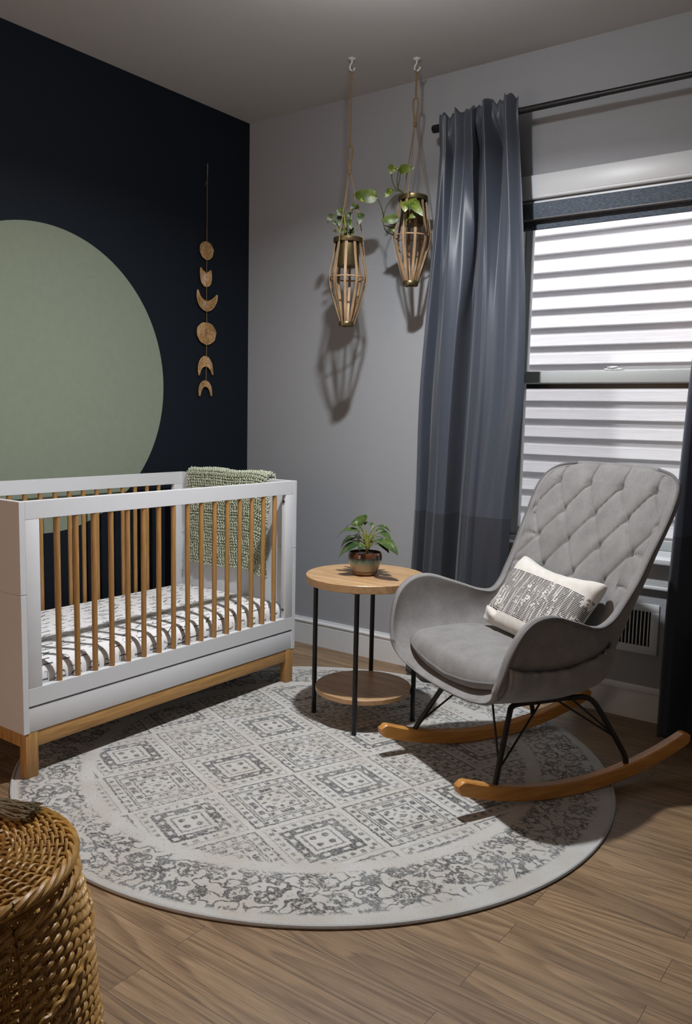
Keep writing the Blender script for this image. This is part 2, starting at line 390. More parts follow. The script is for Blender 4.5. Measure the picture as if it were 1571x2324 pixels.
def wicker(name, ca, cb):
    t = NT(name); v = t.coord(); f = t.noise(v, 60, 4, 0.6).outputs[0]; g = t.noise(v, 9, 2).outputs[0]
    c = t.ramp(t.mth('ADD', t.mth('MULTIPLY', f, 0.6), t.mth('MULTIPLY', g, 0.4)), [(0.33, ca), (0.67, cb)])
    t.P(Base_Color=c, Roughness=0.42); t.bump(t.noise(v, 420, 2).outputs[0], 0.2, 0.001); return t.m
M_wick = wicker('golden_wicker', lin(136, 95, 38), lin(206, 162, 88))
M_moon = wicker('brown_wicker', lin(134, 98, 54), lin(204, 164, 112))
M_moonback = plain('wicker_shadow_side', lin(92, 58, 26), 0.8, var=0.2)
M_rib = wood('weathered_lath', lin(112, 88, 60), lin(172, 142, 108), (30, 30, 3), 0.6)
M_yarn = plain('greige_yarn', lin(128, 116, 92), 0.95, var=0.3, vscale=200, bstr=0.4, bscale=500)

def pillow_mat():
    t = NT('woven_lumbar_cover'); v = t.coord(); sp = t.n('SeparateXYZ', {0: v}).outputs     # x width, y height, z thickness
    mid = t.mth('MULTIPLY', t.mth('GREATER_THAN', sp[1], -0.098), t.mth('LESS_THAN', sp[1], 0.070))
    front = t.mth('GREATER_THAN', sp[2], -0.012)
    nt_ = t.noise(v, 30, 2).outputs[1]
    jit = t.n('VectorMath', {0: v, 1: t.n('VectorMath', {0: nt_, 3: 0.004}, operation='SCALE').outputs[0]}, operation='ADD').outputs[0]
    sj = t.n('SeparateXYZ', {0: jit}).outputs
    rows = t.mth('GREATER_THAN', t.mth('SINE', t.mth('MULTIPLY', sj[1], 2*PI/0.0052)), -0.45)
    cols = t.mth('GREATER_THAN', t.noise(t.n('CombineXYZ', {0: t.mth('MULTIPLY', sj[0], 190.0), 1: t.mth('MULTIPLY', sj[1], 9.0), 2: 0.0}).outputs[0], 1.0, 1).outputs[0], 0.40)
    brk = t.noise(t.n('CombineXYZ', {0: t.mth('MULTIPLY', sp[0], 70.0), 1: t.mth('MULTIPLY', t.mth('FLOOR', t.mth('DIVIDE', sj[1], 0.0052)), 3.7), 2: 0.0}).outputs[0], 1.0, 2).outputs[0]
    big = t.noise(v, 22, 2).outputs[0]
    dash = t.mth('GREATER_THAN', t.mth('ADD', brk, t.mth('MULTIPLY', t.mth('SUBTRACT', big, 0.5), 0.8)), 0.33)
    k = t.mth('MULTIPLY', t.mth('MULTIPLY', mid, front), t.mth('MULTIPLY', rows, t.mth('MULTIPLY', cols, dash)))
    cream = t.mix(t.noise(v, 40, 4).outputs[0], (0.50, 0.475, 0.43), (0.66, 0.64, 0.60))
    t.P(Base_Color=t.mix(k, cream, (0.022, 0.024, 0.030)), Roughness=0.92, Sheen_Weight=0.2)
    t.bump(t.mth('ADD', t.noise(v, 350, 2).outputs[0], t.mth('MULTIPLY', rows, t.mth('MULTIPLY', mid, 0.8))), 0.35, 0.002)
    return t.m
M_pil = pillow_mat()

# ------------------------------------------------------------------ room shell
CH = 2.743; RX = 4.2; RY = -4.4; TW = 0.14
struct(MB().box((-TW, RY-TW, -0.10), (RX+TW, TW, 0.0)).build('floor', M_floor, smooth=False))
struct(MB().box((-TW, RY-TW, CH), (RX+TW, TW, CH+0.1)).build('ceiling', M_ceil, smooth=False))
struct(MB().box((-TW, RY-TW, 0), (0, TW, CH)).build('wall_left', M_navy, smooth=False))
WX0, WX1, WZ0, WZ1 = 1.565, 2.440, 0.680, 2.132
mb = MB()
mb.box((0, 0, 0), (WX0, TW, CH)); mb.box((WX1, 0, 0), (RX, TW, CH)); mb.box((WX0, 0, 0), (WX1, TW, WZ0)); mb.box((WX0, 0, WZ1), (WX1, TW, CH))
struct(mb.build('wall_far', M_wall, smooth=False))
struct(MB().box((RX, RY-TW, 0), (RX+TW, TW, CH)).build('wall_right', M_wall, smooth=False))
struct(MB().box((0, RY-TW, 0), (RX, RY, CH)).build('wall_near', M_warmwall, smooth=False))

def base_profile(along, lo, hi, wall, sign):
    """moulded skirting: profile (depth, z) swept along x or y"""
    pr = [(0, 0), (0.014, 0), (0.014, 0.108), (0.012, 0.110), (0.0125, 0.114), (0.017, 0.118), (0.018, 0.124), (0.0155, 0.129), (0.010, 0.133), (0.008, 0.142), (0, 0.142)]
    V = []
    for a in (lo, hi):
        for d, z in pr: V.append((a, wall+sign*d, z) if along == 'x' else (wall+sign*d, a, z))
    n = len(pr); F = [tuple(range(n-1, -1, -1)), tuple(range(n, 2*n))]
    for k in range(n): F.append((k, (k+1) % n, n+(k+1) % n, n+k))
    return MB().add(V, F)
struct(base_profile('x', 0.02, RX-0.02, 0, -1).build('baseboard_far', M_trim, ang=30))
struct(base_profile('y', RY, 0, 0, 1).build('baseboard_left', M_trim, ang=30))

# ------------------------------------------------------------------ window
win = thing('window_1', 'white double hung window overlooking pale lap siding', 'window', ((WX0+WX1)/2, 0.05, WZ0)); struct(win)
mb = MB(); J = 0.016
mb.box((WX0, 0.0, WZ0), (WX0+J, TW, WZ1)); mb.box((WX1-J, 0.0, WZ0), (WX1, TW, WZ1)); mb.box((WX0, 0, WZ1-J), (WX1, TW, WZ1)); mb.box((WX0, 0.01, WZ0), (WX1, TW, WZ0+0.02))
mb.build('jamb', M_trim, win, ang=30)
def sash(name, y0, y1, z0, z1, st, br, tr):
    a, b = WX0+J+0.002, WX1-J-0.002; m_ = MB()
    m_.box((a, y0, z0), (a+st, y1, z1), 0.003); m_.box((b-st, y0, z0), (b, y1, z1), 0.003)
    m_.box((a+st-0.001, y0, z0), (b-st+0.001, y1, z0+br), 0.003); m_.box((a+st-0.001, y0, z1-tr), (b-st+0.001, y1, z1), 0.003)
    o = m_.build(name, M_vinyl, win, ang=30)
    MB().box((a+st-0.004, (y0+y1)/2-0.002, z0+br-0.004), (b-st+0.004, (y0+y1)/2+0.002, z1-tr+0.004)).build('pane', M_glass, o, org=win['_o'], smooth=False).location = (0, 0, 0)
    return o
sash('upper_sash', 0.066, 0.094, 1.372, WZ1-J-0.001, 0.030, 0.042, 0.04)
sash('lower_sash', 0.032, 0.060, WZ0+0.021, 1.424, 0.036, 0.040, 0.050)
mb = MB(); mb.box((WX0+J, 0.100, 1.352), (WX1-J, 0.112, 1.378), 0.002)
mb.box((WX0+J, 0.100, WZ0+0.02), (WX0+J+0.015, 0.112, 1.378), 0.002); mb.box((WX1-J-0.015, 0.100, WZ0+0.02), (WX1-J, 0.112, 1.378), 0.002)
mb.box((WX0+J, 0.100, WZ0+0.02), (WX1-J, 0.112, WZ0+0.035), 0.002)
sf = mb.build('screen_frame', M_black, win, ang=30)
MB().box((WX0+J+0.01, 0.1055, WZ0+0.03), (WX1-J-0.01, 0.1065, 1.36)).build('insect_screen', M_screen, sf, org=win['_o'], smooth=False).location = (0, 0, 0)
mb = MB(); mb.box((1.972, 0.030, 1.424), (2.046, 0.062, 1.432), 0.003)
mb.lathe([(0.021, 1.432), (0.021, 1.437), (0.014, 1.441), (0.0, 1.442)], (2.006, 0.047), 24); mb.box((1.985, 0.026, 1.433), (2.028, 0.040, 1.439), 0.003)
mb.build('sash_lock', M_trim, win, ang=35)
# casing, sill, apron
mb = MB(); cz = 2.150
mb.box((WX0-0.085, -0.019, cz), (WX1+0.085, 0.0, 2.236), 0.003)
mb.box((WX0-0.085, -0.019, WZ0-0.005), (WX0, 0.0, cz), 0.003); mb.box((WX1, -0.019, WZ0-0.005), (WX1+0.085, 0.0, cz), 0.003)
mb.tube([(WX0-0.001, -0.009, cz-0.003), (WX1+0.001, -0.009, cz-0.003)], 0.0095, 14)
struct(mb.build('trim_1', M_trim, ang=35))
mb = MB(); mb.box((WX0-0.115, -0.062, 0.656), (WX1+0.115, 0.012, 0.682), 0.006, 3)
struct(mb.build('trim_2', M_trim, ang=35))
mb = MB(); mb.box((WX0-0.085, -0.018, 0.560), (WX1+0.085, 0, 0.656), 0.003); mb.box((WX0-0.085, -0.023, 0.548), (WX1+0.085, 0, 0.562), 0.004)
struct(mb.build('trim_3', M_trim, ang=35))

# roller shade
sh = tag(thing('roller_shade', 'rolled up slate blue roller shade at the window head', 'window shade', (2.0, 0.01, 2.06)), 'rolled up slate blue roller shade at the window head', 'window shade')
mb = MB(); mb.box((WX0+J+0.003, -0.016, 2.058), (WX1-J-0.003, 0.010, 2.122), 0.002); mb.box((WX0+J+0.003, 0.010, 2.106), (WX1-J-0.003, 0.060, 2.118), 0.002)
v_ = mb.build('valance', M_shade, sh, ang=30)
MB().box((WX0+J+0.003, -0.0175, 2.0545), (WX1-J-0.003, 0.011, 2.0600), 0.001).build('valance_trim', plain('pewter_edge', (0.14, 0.13, 0.13), 0.5), v_, org=sh['_o']).location = (0, 0, 0)
mb = MB(); mb.tube([(WX0+J+0.006, 0.036, 2.078), (WX1-J-0.006, 0.036, 2.078)], 0.017, 20)
mb.box((WX0+J+0.006, 0.0185, 2.024), (WX1-J-0.006, 0.0205, 2.080))
cl_ = mb.build('shade_cloth', M_shade, sh, ang=30)
MB().box((WX0+J+0.006, 0.0150, 2.018), (WX1-J-0.006, 0.0240, 2.032), 0.003).build('hem_bar', M_shade, sh)

# neighbouring house outside
mb = MB(); P_ = 0.1003; z0 = 1.220
prof = []
for k in range(-24, 34):
    zb = z0 + k*P_; y = 1.07
    prof += [(y+0.004, zb-0.0005), (y-0.030, zb), (y-0.031, zb+0.004), (y-0.022, zb+0.055), (y-0.014, zb+0.066), (y-0.002, zb+0.078), (y+0.004, zb+P_-0.001)]
V = []
for x in (-1.6, 5.2): V += [(x, y, z) for y, z in prof]
n_ = len(prof); F = [(i, i+1, n_+i+1, n_+i) for i in range(n_-1)]
mb.add(V, F); mb.box((-1.6, 1.08, -1.2), (5.2, 1.25, 4.6))
nh = mb.build('neighbouring_house_wall', M_siding, smooth=False, fix=False)
tag(nh, 'pale lap siding of the neighbouring house beyond the window', 'house wall')
gr = MB().box((-1.6, TW+0.01, -1.3), (5.2, 1.08, -1.2)).build('ground_outside', plain('gravel', (0.12, 0.12, 0.12), 0.9, var=0.3, vscale=40), smooth=False); struct(gr)

# air register on the window wall
av = thing('air_vent', 'white slotted air register low on the wall behind the rocking chair', 'air vent', (2.115, 0, 0.38))
mb = MB(); X0, X1, Z0_, Z1_ = 1.965, 2.266, 0.276, 0.484; b_ = 0.032
mb.box((X0, -0.007, Z0_), (X1, 0, Z0_+b_), 0.002); mb.box((X0, -0.007, Z1_-b_), (X1, 0, Z1_), 0.002); mb.box((X0, -0.007, Z0_+b_-0.001), (X0+b_, 0, Z1_-b_+0.001), 0.002); mb.box((X1-b_, -0.007, Z0_+b_-0.001), (X1, 0, Z1_-b_+0.001), 0.002)
fr_ = mb.build('vent_frame', M_trim, av, ang=30)
MB().box((X0+0.02, -0.0008, Z0_+0.02), (X1-0.02, 0.0, Z1_-0.02)).build('duct_shade_sheet', plain('duct_dark', (0.010, 0.010, 0.010), 0.9), av, smooth=False)  # thin black sheet on the solid wall, stands for shade behind the louvers
sl_ = MB().box((X0+b_+0.004, -0.006, Z0_+b_), (X0+b_+0.0085, -0.001, Z1_-b_)).build('louver', M_trim, av, org=(X0+b_, 0, 0.38))
nl = int((X1-X0-2*b_)/0.0148)
for k in range(1, nl): clone(sl_, av, (k*0.0148, 0, 0))
for xx in (X0+0.013, X1-0.013):
    MB().tube([(xx, -0.0068, 0.385), (xx, -0.0085, 0.385)], 0.0035, 12).build('screw', M_trim, fr_, org=av['_o']).location = (0, 0, 0)
# ------------------------------------------------------------------ rug
RC = (1.405, -1.143); RA, RB = 1.049, 1.010; RT = math.atan2(0.23, -0.973)
def ell(a, k=1.0, g=0.0):
    x, y = (RA*k+g)*math.cos(a), (RB*k+g)*math.sin(a); return (RC[0]+x*math.cos(RT)-y*math.sin(RT), RC[1]+x*math.sin(RT)+y*math.cos(RT))
rug = thing('round_rug', 'large round cream rug with distressed charcoal diamond lattice', 'rug', (RC[0], RC[1], 0))
mb = MB(); N = 160; rings = [(1.0, -0.008, 0.001), (1.0, -0.008, 0.008), (0.992, -0.008, 0.0100), (0.75, 0, 0.0102), (0.4, 0, 0.0102), (0.05, 0, 0.0102)]
V = [(*ell(2*PI*i/N, k, g), z) for k, g, z in rings for i in range(N)]
F = [(j*N+i, j*N+(i+1) % N, (j+1)*N+(i+1) % N, (j+1)*N+i) for j in range(len(rings)-1) for i in range(N)]
F += [tuple(range(N-1, -1, -1)), tuple((len(rings)-1)*N+i for i in range(N))]
mb.add(V, F).build('pile', M_rug, rug, ang=60)
MB().tube([(*ell(2*PI*i/N, 1, -0.006), 0.0062) for i in range(N)], 0.0060, 8, closed=True).build('binding', M_bind, rug)

# ------------------------------------------------------------------ crib
CX0, CX1, CY0, CY1, CZ0, CZ1 = 0.083, 0.825, -1.921, -0.558, 0.163, 0.924
crib = thing('crib', 'white crib with natural wood slats and base against the navy wall', 'crib', ((CX0+CX1)/2, (CY0+CY1)/2, 0))
PT = 0.021
for y0, y1 in ((CY0, CY0+PT), (CY1-PT, CY1)):
    mb = MB(); mb.box((CX0, y0, CZ0), (CX1, y1, 0.622), 0.0008, 1); mb.box((CX0, y0, 0.6245), (CX1, y1, CZ1), 0.0008, 1); mb.box((CX0+0.004, y0+0.003, 0.61), (CX1-0.004, y1-0.003, 0.64))
    mb.build('end_panel', M_white, crib, ang=30)
def slats_side(x0, x1, nm, ys):
    a, b = CY0+PT, CY1-PT; mb = MB()
    mb.box((x0, a, 0.866), (x1, b, CZ1), 0.0008, 1); mb.box((x0, a, 0.252), (x1, b, 0.311), 0.0008, 1)
    mb.box((x0, a, 0.3115), (x1, a+0.051, 0.8655), 0.0015); mb.box((x0, b-0.051, 0.3115), (x1, b, 0.8655), 0.0015)
    fr = mb.build(nm, M_white, crib, ang=30)
    xc = (x0+x1)/2 + (0.001 if x0 > 0.5 else 0)
    st = None
    for i, y in enumerate(ys):
        if st is None:
            pr = [(0.0097, 0.308), (0.0097, 0.868)]
            st = MB().lathe(pr, (xc, y), 18).build('slat', M_oak, fr, org=(xc, y, 0.0)); st.location = Vector((xc, y, 0))-Vector(crib['_o'])
            first = y
        else: clone(st, fr, (0, y-first, 0))
    return fr
fy = [-1.777+0.0722*i for i in range(16)]
front = slats_side(CX1-0.0245, CX1-0.0002, 'front_rail_frame', fy)
back = slats_side(CX0+0.001, CX0+0.024, 'back_rail_frame', [-1.791+0.0714*i for i in range(16)])
for s_, x0, x1 in ((1, CX1-0.026, CX1-0.003), (0, CX0+0.003, CX0+0.026)):
    MB().box((x0, CY0+PT, CZ0+0.001), (x1, CY1-PT, 0.2455), 0.0015).build('lower_panel', M_white, crib, ang=30)
bl = MB().tube([(CX1-0.013, CY1-PT-0.0512, 0.835), (CX1-0.013, CY1-PT-0.0545, 0.835)], 0.0062, 16).build('bolt', M_steel, crib, org=(CX1-0.013, CY1-PT-0.0512, 0.835))
clone(bl, crib, (0, 0, -0.485))
# mattress support board
MB().box((CX0+0.03, CY0+PT+0.004, 0.225), (CX1-0.03, CY1-PT-0.004, 0.240), 0.002).build('mattress_board', M_white, crib)
# wooden base
lg = MB().box((CX1-0.040, CY0+0.008, 0.0095), (CX1-0.003, CY0+0.054, CZ0), 0.003).build('leg', M_oak, crib, org=(CX1-0.02, CY0+0.03, 0.009), ang=30)
lg['label'] = 'square natural wood leg'
clone(lg, crib, (0, CY1-CY0-0.062, 0))
lb = MB().box((CX0+0.003, CY0+0.008, 0.0), (CX0+0.040, CY0+0.054, CZ0), 0.003).build('leg', M_oak, crib, org=(CX0+0.02, CY0+0.03, 0), ang=30)
lb['label'] = 'square natural wood leg'
clone(lb, crib, (0, CY1-CY0-0.062, 0))
for x0, x1 in ((CX1-0.030, CX1-0.006), (CX0+0.006, CX0+0.030)):
    MB().box((x0, CY0+0.0545, 0.110), (x1, CY1-0.0545, CZ0-0.0005), 0.002).build('base_rail', M_oaklow, crib, ang=30)['label'] = 'natural wood base rail'
for y0, y1 in ((CY0+0.012, CY0+0.036), (CY1-0.036, CY1-0.012)):
    MB().box((CX0+0.0405, y0, 0.110), (CX1-0.0405, y1, CZ0-0.0005), 0.002).build('base_rail', M_oak, crib, ang=30)['label'] = 'natural wood base rail'

# mattress with printed sheet
MX0, MX1, MY0, MY1, MZ0, MZ1, MR = 0.116, 0.792, CY0+PT+0.012, CY1-PT-0.008, 0.2405, 0.380, 0.052
mat_ = thing('crib_mattress', 'crib mattress in white fitted sheet printed with charcoal letters', 'mattress', ((MX0+MX1)/2, (MY0+MY1)/2, MZ0))
b = bmesh.new(); bmesh.ops.create_cube(b, size=1)
for p in b.verts: p.co = ((MX0+MX1)/2+p.co.x*(MX1-MX0), (MY0+MY1)/2+p.co.y*(MY1-MY0), (MZ0+MZ1)/2+p.co.z*(MZ1-MZ0))
bmesh.ops.bevel(b, geom=[e for e in b.edges if all(v.co.z > 0.3 for v in e.verts) or abs(e.verts[0].co.z-e.verts[1].co.z) > 0.05], offset=MR, segments=8, profile=0.5, affect='EDGES')
sheet = MB().bm(b).build('fitted_sheet', M_sheet, mat_, ang=60)
def sheet_pt(a, t, off=0.0012):
    """a along the crib (y), t across: 0 at the back edge of the flat top, then over the front edge and down"""
    flat = (MX1-MR)-(MX0+MR); y = MY0+0.03+a
    if t <= flat: return (MX0+MR+t, y, MZ1+off)
    arc = MR*PI/2; u = t-flat
    if u <= arc: th = u/MR; return (MX1-MR+(MR+off)*math.sin(th), y, MZ1-MR+(MR+off)*math.cos(th))
    return (MX1+off, y, MZ1-MR-(u-arc))
# serif capitals as strokes in a unit cell: ('s',x0,y0,x1,y1,width) straight, ('c',cx,cy,rx,ry,a0,a1,wmin,wmax) curved
def ser(x, y, w=0.26): return ('s', x-w/2, y, x+w/2, y, 0.035)
GL = {
 'H': [('s', .18, 0, .18, 1, .12), ('s', .82, 0, .82, 1, .12), ('s', .18, .5, .82, .5, .045), ser(.18, .02), ser(.18, .98), ser(.82, .02), ser(.82, .98)],
 'O': [('c', .5, .5, .44, .5, 0, 360, .035, .12)],
 'N': [('s', .16, 0, .16, 1, .05), ('s', .84, 0, .84, 1, .05), ('s', .16, .98, .84, .02, .13), ser(.16, .02), ser(.12, .98, .2), ser(.84, .98)],
 'E': [('s', .2, 0, .2, 1, .12), ('s', .2, .98, .82, .98, .04), ('s', .2, .5, .65, .5, .04), ('s', .2, .02, .85, .02, .04), ('s', .82, .98, .82, .76, .035), ('s', .85, .02, .85, .26, .035), ('s', .65, .6, .65, .4, .035)],
 'Y': [('s', .5, 0, .5, .48, .12), ('s', .5, .46, .1, .98, .11), ('s', .5, .46, .9, .98, .05), ser(.5, .02), ser(.12, .98), ser(.88, .98)],
 'D': [('s', .2, 0, .2, 1, .12), ('c', .3, .5, .56, .49, -90, 90, .04, .13), ('s', .1, .98, .32, .98, .04), ('s', .1, .02, .32, .02, .04)],
 'C': [('c', .52, .5, .44, .5, 45, 315, .035, .12), ('s', .83, .85, .83, .66, .04)],
 'R': [('s', .2, 0, .2, 1, .12), ('c', .3, .75, .42, .235, -90, 90, .04, .12), ('s', .1, .985, .32, .985, .035), ('s', .45, .5, .85, .02, .11), ser(.2, .02), ser(.88, .02, .16)],
 'S': [('c', .5, .74, .3, .25, 20, 250, .035, .09), ('c', .5, .26, .33, .26, -160, 90, .035, .11)],
 'T': [('s', .5, 0, .5, 1, .12), ('s', .08, .98, .92, .98, .045), ('s', .08, .98, .08, .78, .035), ('s', .92, .98, .92, .78, .035), ser(.5, .02)],
 'L': [('s', .22, 0, .22, 1, .12), ('s', .1, .02, .85, .02, .045), ('s', .85, .02, .85, .28, .04), ser(.22, .98)],
 'G': [('c', .52, .5, .44, .5, 45, 330, .035, .12), ('s', .84, .02, .84, .42, .10), ser(.84, .42, .24)],
 'B': [('s', .2, 0, .2, 1, .12), ('c', .3, .75, .38, .235, -90, 90, .04, .11), ('c', .3, .26, .46, .25, -90, 90, .04, .12), ('s', .1, .98, .32, .98, .035), ('s', .1, .015, .32, .015, .035)],
}
def glyph(mb, ch, a0, t0, w, h):
    """letter lying with its head along +a"""
    def M(x, y): return sheet_pt(a0+(1-y)*h, t0+(1-x)*w)
    for g in GL[ch]:
        if g[0] == 's':
            _, x0, y0, x1, y1, sw = g; sw = sw*0.78; dx, dy = (x1-x0)*w, (y1-y0)*h; L = math.hypot(dx, dy) or 1; nx, ny = -dy/L*sw/2, dx/L*sw/2; n = 5
            V = []; 
            for i in range(n+1):
                f = i/n; cx, cy = x0+(x1-x0)*f, y0+(y1-y0)*f
                V += [M(cx+nx*1.0, cy+ny*w/h), M(cx-nx*1.0, cy-ny*w/h)]
            mb.add(V, [(2*i, 2*i+1, 2*i+3, 2*i+2) for i in range(n)])
        else:
            _, cx, cy, rx, ry, b0, b1, wa, wb = g; n = max(8, int(abs(b1-b0)/14)); V = []
            for i in range(n+1):
                a = math.radians(b0+(b1-b0)*i/n); sw = 0.78*(wa+(wb-wa)*abs(math.cos(a))**1.5)
                V += [M(cx+(rx)*math.cos(a), cy+ry*math.sin(a)), M(cx+(rx-sw)*math.cos(a), cy+(ry-sw*w/h*0.6)*math.sin(a))]
            mb.add(V, [(2*i, 2*i+1, 2*i+3, 2*i+2) for i in range(n)])
mb = MB(); rl = random.Random(11); letters = list('HONEYDCRSTLGB')
flat = (MX1-MR)-(MX0+MR); total = flat+MR*PI/2+0.075; pitch_t = 0.0525; rows = int(total/pitch_t)
for r in range(rows):
    a = 0.006 + (0.034 if r % 2 else 0)
    k = rl.randrange(13)
    while a < (MY1-MY0)-0.085:
        w_ = 0.036*rl.uniform(0.9, 1.08); h_ = 0.043*rl.uniform(0.92, 1.06)
        glyph(mb, letters[k % 13], a, 0.004+r*pitch_t+rl.uniform(-.004, .004), w_, h_); a += 0.0685+rl.uniform(-.003, .003); k += rl.choice([1, 2, 3, 5])
lt = mb.build('printed_letters', M_ink, sheet, org=mat_['_o'], smooth=False); lt.location = (0, 0, 0); lt['label'] = 'charcoal serif capitals printed on the sheet'

# ------------------------------------------------------------------ crocheted blanket over the far end panel
rb = random.Random(3); mb = MB()
def bl_path(u, x):
    """u 0..1 from the inner hem over the panel top to the outer hem; returns y,z"""
    zin = 0.500 - 0.010*math.sin((x-0.16)*9) - (0.042*max(0, (x-0.52)/0.17)**2 if x > 0.52 else 0) - (0.03*max(0, (0.22-x)/0.06)**2 if x < 0.22 else 0)
    zt = 0.931 + 0.004*math.sin(x*23); Lin = zt-zin; Lout = 0.20; Ltop = 0.055; s = u*(Lin+Ltop+Lout)
    bulge = 0.006*math.sin(x*17+1)+0.004*math.sin(x*41)
    yi = CY1-PT-0.012; yo = CY1+0.011
    if s < Lin:
        f = s/Lin; fold = 0.022*max(0, (x-0.50)/0.19)*(1-f)**0.7
        return yi-abs(bulge)*(1-f)*0.8-fold, zin+s
    if s < Lin+Ltop:
        a = PI*(s-Lin)/Ltop; return (yi+yo)/2-(yo-yi)/2*math.cos(a), zt+0.014*math.sin(a)
    return yo, zt-(s-Lin-Ltop)
rowsB = 50; x0b, x1b = 0.160, 0.690
for r in range(rowsB):
    u = (r+0.5)/rowsB; npt = 420; pts = []; ph = rb.random()*6
    for i in range(npt+1):
        f = i/npt; x = x0b+(x1b-x0b)*f + 0.006*math.sin(u*14+1.3)*(1 if f > .5 else -1)*abs(2*f-1)
        if 0.62 < u < 0.76: pass
        ang = f*npt*2*PI/6.0+ph; wob = noise.noise(Vector((x*60, u*40, 2.0)))*0.35
        y, z = bl_path(min(1, max(0, u+0.0095*math.cos(ang)*(1+wob)+0.006*wob)), x)
        y2, z2 = bl_path(min(1, u+0.004), x); tz, ty = z2-z, y2-y; L = math.hypot(tz, ty) or 1
        nrm = (-tz/L, ty/L); d = 0.0062*math.sin(ang)*(1+wob)+0.0045+0.005*wob
        pts.append((x+0.0045*math.sin(ang*0.5+ph), y+nrm[0]*d, z+nrm[1]*d))
    mb.tube(pts, [0.0026+0.0009*math.sin(i*0.37+r) for i in range(len(pts))], 5, caps=False)
# loose tufts of yarn along the fold and hem
for k in range(70):
    x = rb.uniform(x0b, x1b); u = rb.choice([0.004, 0.008, 0.66, 0.7]); y, z = bl_path(u, x); a = rb.random()*6.28; pts = []
    for i in range(7): th = i/6*PI*1.6; pts.append((x+0.006*math.sin(th)*math.cos(a), y-0.005-0.003*math.sin(a+th), z+(0.008*math.sin(th*0.6) if u > .5 else -0.009*math.sin(th*0.6))))
    mb.tube(pts, 0.0018, 5)
blk = mb.build('crocheted_blanket', M_knit, org=(0.425, CY1, 0.93), fix=False)
tag(blk, 'sage green chunky crocheted blanket hung over the far end of the crib', 'blanket')

# ------------------------------------------------------------------ moon garland
gx = 0.014
gar = thing('moon_garland', 'wicker moon phase garland hanging from a cord on the navy wall', 'wall hanging', (0.0, -0.323, 2.46))
mb = MB(); mb.tube([(gx, -0.3225, 2.458), (gx, -0.3245, 2.08), (gx, -0.3260, 1.86), (gx, -0.3235, 1.62), (gx, -0.3290, 1.375)], 0.0016, 8)
mb.tube([(gx, -0.318, 2.455), (gx, -0.3215, 2.40), (gx, -0.3225, 2.376)], 0.0013, 6); mb.tube([(gx, -0.3225, 2.376), (gx+.001, -0.332, 2.362), (gx, -0.336, 2.352)], 0.0014, 6)
mb.build('cord', M_rope, gar)
MB().tube([(0.0005, -0.3200, 2.458), (0.020, -0.3200, 2.462)], 0.0024, 10).build('nail', M_steel, gar)
def disc_moon(yc, zc, ry, rz, lab):
    mb = MB(); n = 56
    for j in range(int(ry/0.0052)+1):
        k = 1-j*0.0052/ry
        if k < 0.06: break
        pts = []
        for i in range(n):
            a = 2*PI*i/n; w = 1+0.018*math.sin(3*a+j)+0.012*math.sin(7*a+2*j)
            pts.append((gx-0.002+0.0012*math.sin(9*a+j*PI), yc+ry*k*w*math.cos(a), zc+rz*k*w*math.sin(a)))
        mb.tube(pts, 0.0029, 6, closed=True)
    o = mb.build('full_moon', M_moon, gar, fix=False); o['label'] = lab
    V = []; F = []
    for xx in (0.0075, 0.0110): V += [(xx, yc+ry*.96*math.cos(2*PI*i/n), zc+rz*.96*math.sin(2*PI*i/n)) for i in range(n)]
    F = [tuple(range(n-1, -1, -1)), tuple(range(n, 2*n))]+[(i, (i+1) % n, n+(i+1) % n, n+i) for i in range(n)]
    q = MB().add(V, F).build('backing', M_moonback, o, org=gar['_o']); q.location = (0, 0, 0)
def crescent(outer, inner, nm, lab, strands=44):
    O = smoothpath(outer, 12); I = smoothpath(inner, 12); mb = MB()
    def at(P, f): i = f*(len(P)-1); k = min(int(i), len(P)-2); return P[k]+(P[k+1]-P[k])*(i-k)
    for P in (O, I): mb.tube([(gx-0.002, p[0], p[1]) for p in P], 0.0032, 7)
    for i in range(1, strands):
        f = i/strands; a, b_ = at(O, f), at(I, f); m_ = (a+b_)/2
        mb.tube([(gx-0.002, a[0], a[1]), (gx+0.0008, m_[0], m_[1]), (gx-0.002, b_[0], b_[1])], 0.0015, 5)
    for q in (0.33, 0.66):
        mb.tube([(gx+0.0005, *(O[k]+(at(I, k/(len(O)-1))-O[k])*q)) for k in range(2, len(O)-2)], 0.0016, 5)
    o = mb.build(nm, M_moon, gar, fix=False); o['label'] = lab
    V = []; m = len(O); F = []
    for xx in (0.0080, 0.0105):
        for k in range(m): V += [(xx, *O[k]), (xx, *at(I, k/(m-1)))]
    for k in range(m-1):
        a = 2*k; c = 2*m; F += [(a, a+1, a+3, a+2), (c+a+2, c+a+3, c+a+1, c+a), (a, a+2, c+a+2, c+a), (a+3, a+1, c+a+1, c+a+3)]
    q = MB().add(V, F).build('backing', M_moonback, o, org=gar['_o']); q.location = (0, 0, 0)
disc_moon(-0.324, 2.034, 0.045, 0.043, 'smaller woven full moon at the top')
crescent([(-0.366, 1.944), (-0.367, 1.915), (-0.361, 1.880), (-0.345, 1.860), (-0.327, 1.856), (-0.307, 1.862), (-0.293, 1.882), (-0.290, 1.915), (-0.294, 1.940)],
         [(-0.364, 1.944), (-0.354, 1.934), (-0.344, 1.928), (-0.334, 1.924), (-0.327, 1.923), (-0.320, 1.924), (-0.312, 1.928), (-0.304, 1.933), (-0.297, 1.940)], 'gibbous_moon', 'woven gibbous moon with two small horns')
